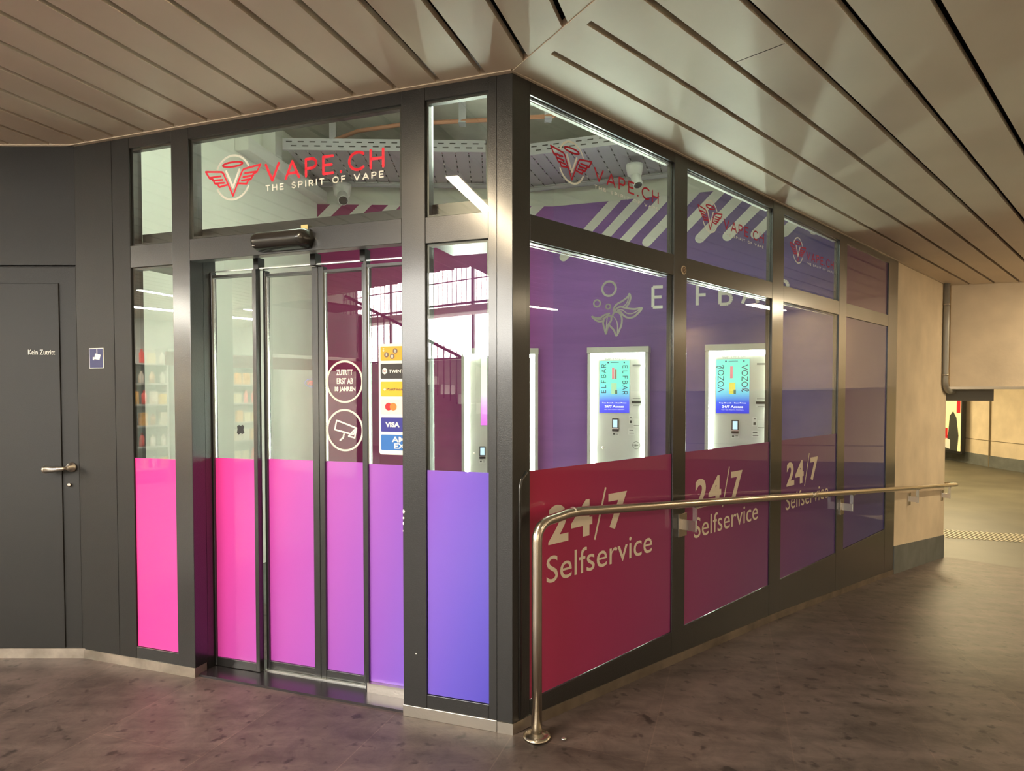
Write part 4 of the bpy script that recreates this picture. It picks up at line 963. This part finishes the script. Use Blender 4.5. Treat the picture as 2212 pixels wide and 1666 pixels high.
# ================================================================ INSIDE THE SHOP
def vending(fr, t0, t1, z1, scr, label, brand, term, z0=.28, grp=None):
    w_ = t1 - t0
    v = thing('vending_machine', label, 'vending machine', fr.pt((t0 + t1) / 2, 0, z0), grp)
    mb = MB(); D = .16
    mb.box(fr, t0, t0 + .034, 0.001, D, z0, z1 - .06); mb.box(fr, t1 - .034, t1, .001, D, z0, z1 - .06); mb.box(fr, t0 + .034, t1 - .034, .001, D, z0, z0 + .04)
    obj('housing', mb, M['housing'], v, .002)
    mb = MB(); mb.box(fr, t0 - .004, t1 + .004, .001, D + .012, z1 - .06, z1); obj('cap', mb, M['housing'], v, .003)
    mb = MB(); mb.box(fr, t0 + .034, t1 - .034, .001, .085, z0 + .04, z1 - .061); pn = obj('front_panel', mb, M['machine'], v)
    for nm, a, b, c, d in (('led_strip', t0 + .036, t0 + .070, z0 + .05, z1 - .065), ('led_strip', t1 - .070, t1 - .036, z0 + .05, z1 - .065), ('led_strip', t0 + .070, t1 - .070, z1 - .095, z1 - .066)):
        mb = MB(); mb.box(fr, a, b, .080, .089, c, d); obj(nm, mb, M['led'], v, label='glowing edge light')
    mb = MB(); z = z0 + .25
    while z < z1 - .15:
        for s in (t0 + .035, t1 - .071): mb.box(fr, s, s + .036, .089, .092, z, z + .006)
        z += .25
    obj('strip_clips', mb, M['housing'], v)
    o = .0865; a, b, c, d = scr
    mb = MB(); mb.box(fr, a - .008, b + .008, .085, .093, c - .008, d + .008); obj('screen_bezel', mb, M['housing'], v)
    cols = {'ELFBAR': [(0, S(55, 55, 215)), (.22, S(75, 90, 225)), (.38, S(110, 190, 220)), (.6, S(110, 225, 205)), (1, S(110, 215, 195))],
            'VOZOL': [(0, S(30, 40, 205)), (.2, S(50, 80, 220)), (.38, S(115, 195, 225)), (.6, S(125, 230, 215)), (1, S(110, 205, 195))],
            '': [(0, S(215, 110, 225)), (.25, S(225, 150, 235)), (.5, S(235, 225, 225)), (.75, S(225, 240, 220)), (1, S(215, 235, 215))]}[brand]
    sm_ = ramp_mat('screen_picture_' + (brand or 'blank').lower(), fr.pt(0, 0, c), Vector((0, 0, 1)), d - c, cols, .3, 0, 0, .75)
    mb = MB(); mb.box(fr, a, b, .093, .095, c, d); sr = obj('screen', mb, sm_, v, label='glowing touch screen')
    g = lambda q: (lambda u, w2: fr.pt(u, q, w2))
    sw, shh = b - a, d - c
    if brand:
        mb = MB(); ink = mat('screen_ink_' + brand.lower(), S(35, 50, 95), .5)
        n = len(brand)
        if brand == 'ELFBAR':
            for i, ch in enumerate(brand):
                for up, cx in ((1, a + sw * .14), (-1, b - sw * .14)):
                    cy = c + shh * (.41 + .099 * i) if up == 1 else c + shh * (.88 - .099 * i)
                    gw, pl = GL[ch]
                    for p in pl: stroke(mb, [(cx - up * (y - .5) * .045, cy + up * (x - gw / 2) * .045) for x, y in p], .006, g(.0958))
        else:
            cur = {'v': (.8, [[(0, 1), (.4, 0), (.8, 1)]]), 'o': GL['O'], 'z': (.7, [[(0, 1), (.7, 1), (0, 0), (.7, 0)]]), 'l': (.6, [smooth([(0, .1), (.2, .3), (.45, .9), (.35, 1.25), (.15, 1.1), (.1, .5), (.3, 0), (.6, .15)], 4)])}
            for i, ch in enumerate('vozol'):
                for up, cx in ((1, a + sw * .14), (-1, b - sw * .14)):
                    cy = c + shh * (.44 + .105 * i) if up == 1 else c + shh * (.85 - .105 * i)
                    gw, pl = cur[ch]
                    for p in pl: stroke(mb, [(cx - up * (y - .5) * .05, cy + up * (x - gw / 2) * .055) for x, y in p], .0065, g(.0958))
        obj('screen_lettering', mb, ink, sr)
        mb = MB()
        put_text(mb, 'Top Brands - Best Prices', g(.0958), a + sw * .09, b - sw * .09, c + shh * .175, c + shh * .205, .02)
        put_text(mb, '24/7 Access', g(.0958), a + sw * .18, b - sw * .18, c + shh * .10, c + shh * .145, .04)
        put_text(mb, 'Your vape. Anytime. Anywhere.', g(.0958), a + sw * .16, b - sw * .16, c + shh * .055, c + shh * .073, 0)
        obj('screen_caption', mb, emit('caption_white_' + brand, (1, 1, 1), 1.3), sr)
        for q, (u0, u1, w0, w1, cc) in enumerate(((.42, .50, .65, .87, (215, 130, 140)), (.53, .575, .65, .84, (150, 90, 70)), (.40, .58, .36, .57, (175, 215, 175) if brand == 'ELFBAR' else (225, 215, 90)), (.53, .60, .36, .44, (90, 120, 100)))):
            if brand == 'VOZOL' and q == 1: continue
            mb = MB(); mb.quad(*[g(.0955 + q * .0002)(a + sw * uu, c + shh * ww) for uu, ww in ((u0, w0), (u1, w0), (u1, w1), (u0, w1))]); obj('product_picture', mb, mat('picture_%s_%d' % (brand, q), S(*cc), .5, emis=S(*cc), estr=.6), sr)
        mb = MB()
        for uu in (.29, .83): mb.quad(*[g(.0957)(a + sw * uu + .008 * math.cos(k * .7854), c + shh * .965 + .008 * math.sin(k * .7854)) for k in range(8)])
        mb.quad(*[g(.0957)(a + sw * uu, c + shh * ww) for uu, ww in ((.37, .962), (.65, .962), (.65, .970), (.37, .970))]); obj('screen_icons', mb, ink, sr)
    else:
        mb = MB(); mb.quad(*[g(.0957)(a + sw * uu, c + shh * ww) for uu, ww in ((.3, .52), (.55, .52), (.55, .68), (.3, .68))]); obj('product_picture', mb, mat('picture_red', S(225, 100, 90), .5, emis=S(225, 100, 90), estr=.5), sr)
    # shop name above the screen
    mb = MB(); cx = (a + b) / 2
    line_text(mb, 'VAPE.CH', g(.0862), cx - .02, cx + .11, z1 - .122, z1 - .106, .0026, .42); r2, w2_ = MB(), MB(); emblem(mb, mb, g(.0862), cx - .07, z1 - .114, .075)
    obj('name_lettering', mb, mat('grey_ink', (.22, .22, .22), .6), v)
    # payment terminal
    tx, tz = term
    mb = MB(); mb.box(fr, tx - .032, tx + .032, .085, .115, tz - .068, tz + .062); tm = obj('payment_terminal', mb, M['black_plastic'], v, .003)
    mb = MB(); mb.box(fr, tx - .022, tx + .022, .115, .117, tz - .028, tz + .050); obj('display', mb, emit('terminal_display', (.6, .85, 1), 1.3), tm)
    mb = MB(); mb.box(fr, tx - .036, tx + .036, .085, .120, tz - .045, tz - .036); obj('terminal_lip', mb, M['steel'], tm)
    mb = MB(); mb.box(fr, tx - .034, tx + .034, .085, .0865, tz - .115, tz - .080); lb = obj('pay_label', mb, M['white_plastic'], v)
    mb = MB(); mb.box(fr, tx - .026, tx - .008, .0865, .0872, tz - .105, tz - .090); mb.box(fr, tx + .004, tx + .028, .0865, .0872, tz - .094, tz - .090); mb.box(fr, tx + .004, tx + .028, .0865, .0872, tz - .106, tz - .102); obj('label_print', mb, M['black'], lb)
    # slots on the right
    rx = t1 - .125
    if brand:
        mb = MB(); mb.box(fr, rx - .04, rx + .04, .085, .094, d - .056, d - .040); obj('card_slot', mb, mat('slot_grey', (.2, .2, .2), .4, .5), v)
        mb = MB(); mb.box(fr, rx - .048, rx + .048, .085, .090, 1.370, 1.460); nt_ = obj('note_reader', mb, M['white_plastic'], v)
        mb = MB(); mb.box(fr, rx - .045, rx + .045, .090, .100, 1.400, 1.424); mb.box(fr, rx - .038, rx + .038, .090, .0905, 1.446, 1.450); mb.box(fr, rx - .03, rx + .03, .090, .0905, 1.374, 1.377); obj('reader_mouth', mb, M['black'], nt_)
        mb = MB(); mb.box(fr, rx - .075, rx - .035, .085, .088, 1.19, 1.275); mb.box(fr, rx - .03, rx + .035, .085, .088, 1.16, 1.245); mb.box(fr, rx - .08, rx - .015, .085, .088, 1.085, 1.145); sl = obj('small_labels', mb, M['white_plastic'], v)
        mb = MB(); mb.box(fr, rx - .066, rx - .044, .088, .089, 1.20, 1.225); mb.box(fr, rx - .025, rx + .03, .088, .089, 1.172, 1.178); mb.box(fr, rx - .07, rx - .03, .088, .089, 1.125, 1.133); mb.box(fr, rx - .07, rx - .02, .088, .089, 1.095, 1.100); mb.box(fr, rx - .063, rx - .047, .088, .089, 1.255, 1.262); obj('label_print', mb, M['tray_slot'], sl)
        mb = MB(); stroke(mb, arc(rx - .0, .977, .036, .036, 0, 360, 28), .004, g(.0865)); put_text(mb, '18+', g(.0865), rx - .022, rx + .022, .967, .987, .03); obj('age_mark', mb, M['black'], v)
        mb = MB(); mb.lathe(fr.pt(t0 + .15, .085, .945), [(.014, 0), (.014, .006), (.008, .007)], fr.n, 12); mb.box(fr, t0 + .088, t0 + .091, .085, .087, .93, .965); obj('lock', mb, M['steel'], v)
    else:
        mb = MB(); mb.lathe(fr.pt(tx - .082, .085, tz - .01), [(.010, 0), (.010, .006), (.006, .007)], fr.n, 12); obj('lock', mb, M['steel'], v)
    return v
vending(W2, 0.0, .611, 1.966, (.112, .415, 1.302, 1.830), 'glowing white vending machine with turquoise screen behind the nearest side window', 'ELFBAR', (.278, 1.185))
vending(W2, 1.148, 1.78, 1.966, (1.249, 1.550, 1.308, 1.826), 'glowing white vending machine with turquoise screen behind the second side window', 'VOZOL', (1.425, 1.185))
vending(W3, 1.501, 2.293, 1.966, (1.700, 2.15, 1.167, 1.866), 'glowing white vending machine half hidden by the corner post, pale pink screen', '', (1.716, .885))

# perforated cable tray under the ceiling
def tray(frA, s0, s1, o0, o1, z, label, step=.118):
    t = thing('cable_tray', label, 'cable tray', frA.pt((s0 + s1) / 2, (o0 + o1) / 2, z), 'perforated trays under the shop ceiling')
    mb = MB(); mb.box(frA, s0, s1, o0 + .02, o1 - .02, z + .035, z + .04); obj('deck', mb, M['tray'], t)
    mb = MB(); mb.box(frA, s0, s1, o1 - .02, o1, z - .01, z + .09); mb.box(frA, s0, s1, o0, o0 + .02, z - .01, z + .09); obj('side_rail', mb, M['tray'], t)
    mb = MB(); mb.box(frA, s0, s1, o1 - .055, o1 - .02, z + .020, z + .030); mb.box(frA, s0, s1, o0 + .02, o0 + .055, z + .02, z + .030); obj('lip', mb, M['bead'], t)
    ms_, mw = MB(), MB(); s = s0 + .05
    while s < s1:
        o = o0 + .06
        while o < o1 - .07:
            (mw if int((o - o0) / .07) % 2 else ms_).box(frA, s, s + .010, o, o + .045, z + .031, z + .035); o += .07
        s += step
    obj('rung_slots', ms_, M['tray_slot'], t); obj('rung_lips', mw, M['bead'], t)
    mb = MB(); s = s0 + .03
    while s < s1:
        mb.box(frA, s, s + .05, o1, o1 + .0012, z + .055, z + .065); mb.box(frA, s + .04, s + .09, o1, o1 + .0012, z + .02, z + .03); s += .10
    obj('rail_slots', mb, M['tray_slot'], t)
tray(W2, -.62, 1.75, .16, 1.16, 3.60, 'wide perforated steel tray above the violet wall behind the side window')
tray(Frame(W3.P, (W3.d.x, W3.d.y), (W3.n.x, W3.n.y)), .02, 1.76, .18, 1.18, 3.60, 'wide perforated steel tray above the magenta wall seen over the entrance')
# copper cable with hangers
cb = thing('copper_cable', 'copper coloured cable hung below the shop ceiling', 'cable', (0, 5.5, 3.78))
mb = MB(); mb.tube([Vector(p) for p in smooth([(-2.0, 6.45, 3.66), (-1.75, 6.1, 3.78), (-1.35, 5.75, 3.80), (-.9, 5.6, 3.80), (-.3, 5.55, 3.80), (.3, 5.45, 3.80), (.9, 5.2, 3.82), (1.6, 4.9, 3.82)], 6)] if False else [Vector(p) for p in ((-2.0, 6.45, 3.66), (-1.88, 6.25, 3.74), (-1.7, 6.0, 3.79), (-1.35, 5.75, 3.80), (-.9, 5.6, 3.80), (-.3, 5.53, 3.80), (.3, 5.45, 3.80), (.9, 5.2, 3.82), (1.6, 4.9, 3.82))], .018, 10); obj('cable', mb, M['copper'], cb)
for x, y in ((-1.62, 5.93), (-.42, 5.54), (.30, 5.45)):
    mb = MB(); mb.abox(x - .03, x + .03, y - .012, y + .012, 3.775, 3.95); mb.abox(x - .03, x + .03, y - .05, y + .05, 3.77, 3.78); obj('hanger', mb, M['tray'], cb)
# white trunking at the left wall
tk = thing('trunking', 'white cable trunking along the white side wall', 'trunking', WL.pt(.6, .06, 3.4))
mb = MB(); mb.box(WL, .02, 1.5, .0, .12, 3.47, 3.58); obj('duct', mb, M['white_plastic'], tk, .004)
mb = MB(); mb.box(WL, .95, 1.07, .0, .12, 3.58, 3.90); obj('riser', mb, M['white_plastic'], tk, .004)

# security cameras
def bullet_cam(p, aim, label, sc_=1.0):
    t = thing('security_camera', label, 'security camera', p)
    p = Vector(p); aim = Vector(aim).normalized()
    mb = MB(); mb.lathe(p, [(.062 * sc_, 0), (.062 * sc_, -.02 * sc_), (.052 * sc_, -.075 * sc_), (.03 * sc_, -.09 * sc_)]); obj('mount', mb, M['white_plastic'], t)
    q = p + Vector((0, 0, -.06 * sc_))
    mb = MB(); mb.lathe(q - aim * .02, [(.03 * sc_, 0), (.036 * sc_, .03), (.036 * sc_, .13 * sc_), (.033 * sc_, .135 * sc_)], aim); obj('camera_body', mb, M['white_plastic'], t)
    mb = MB(); mb.lathe(q + aim * (.135 * sc_ - .02), [(.029 * sc_, 0), (.029 * sc_, .004), (.02 * sc_, .006)], aim); obj('lens', mb, M['black_plastic'], t)
bullet_cam((-1.70, 6.55, 3.589), (.25, -.75, -.62), 'white bullet camera beside the trunking over the entrance', 1.45)
bullet_cam((1.12, 5.98, 3.589), (.1, -.35, -.7), 'pale camera hanging from the tray behind the side window', 1.25)
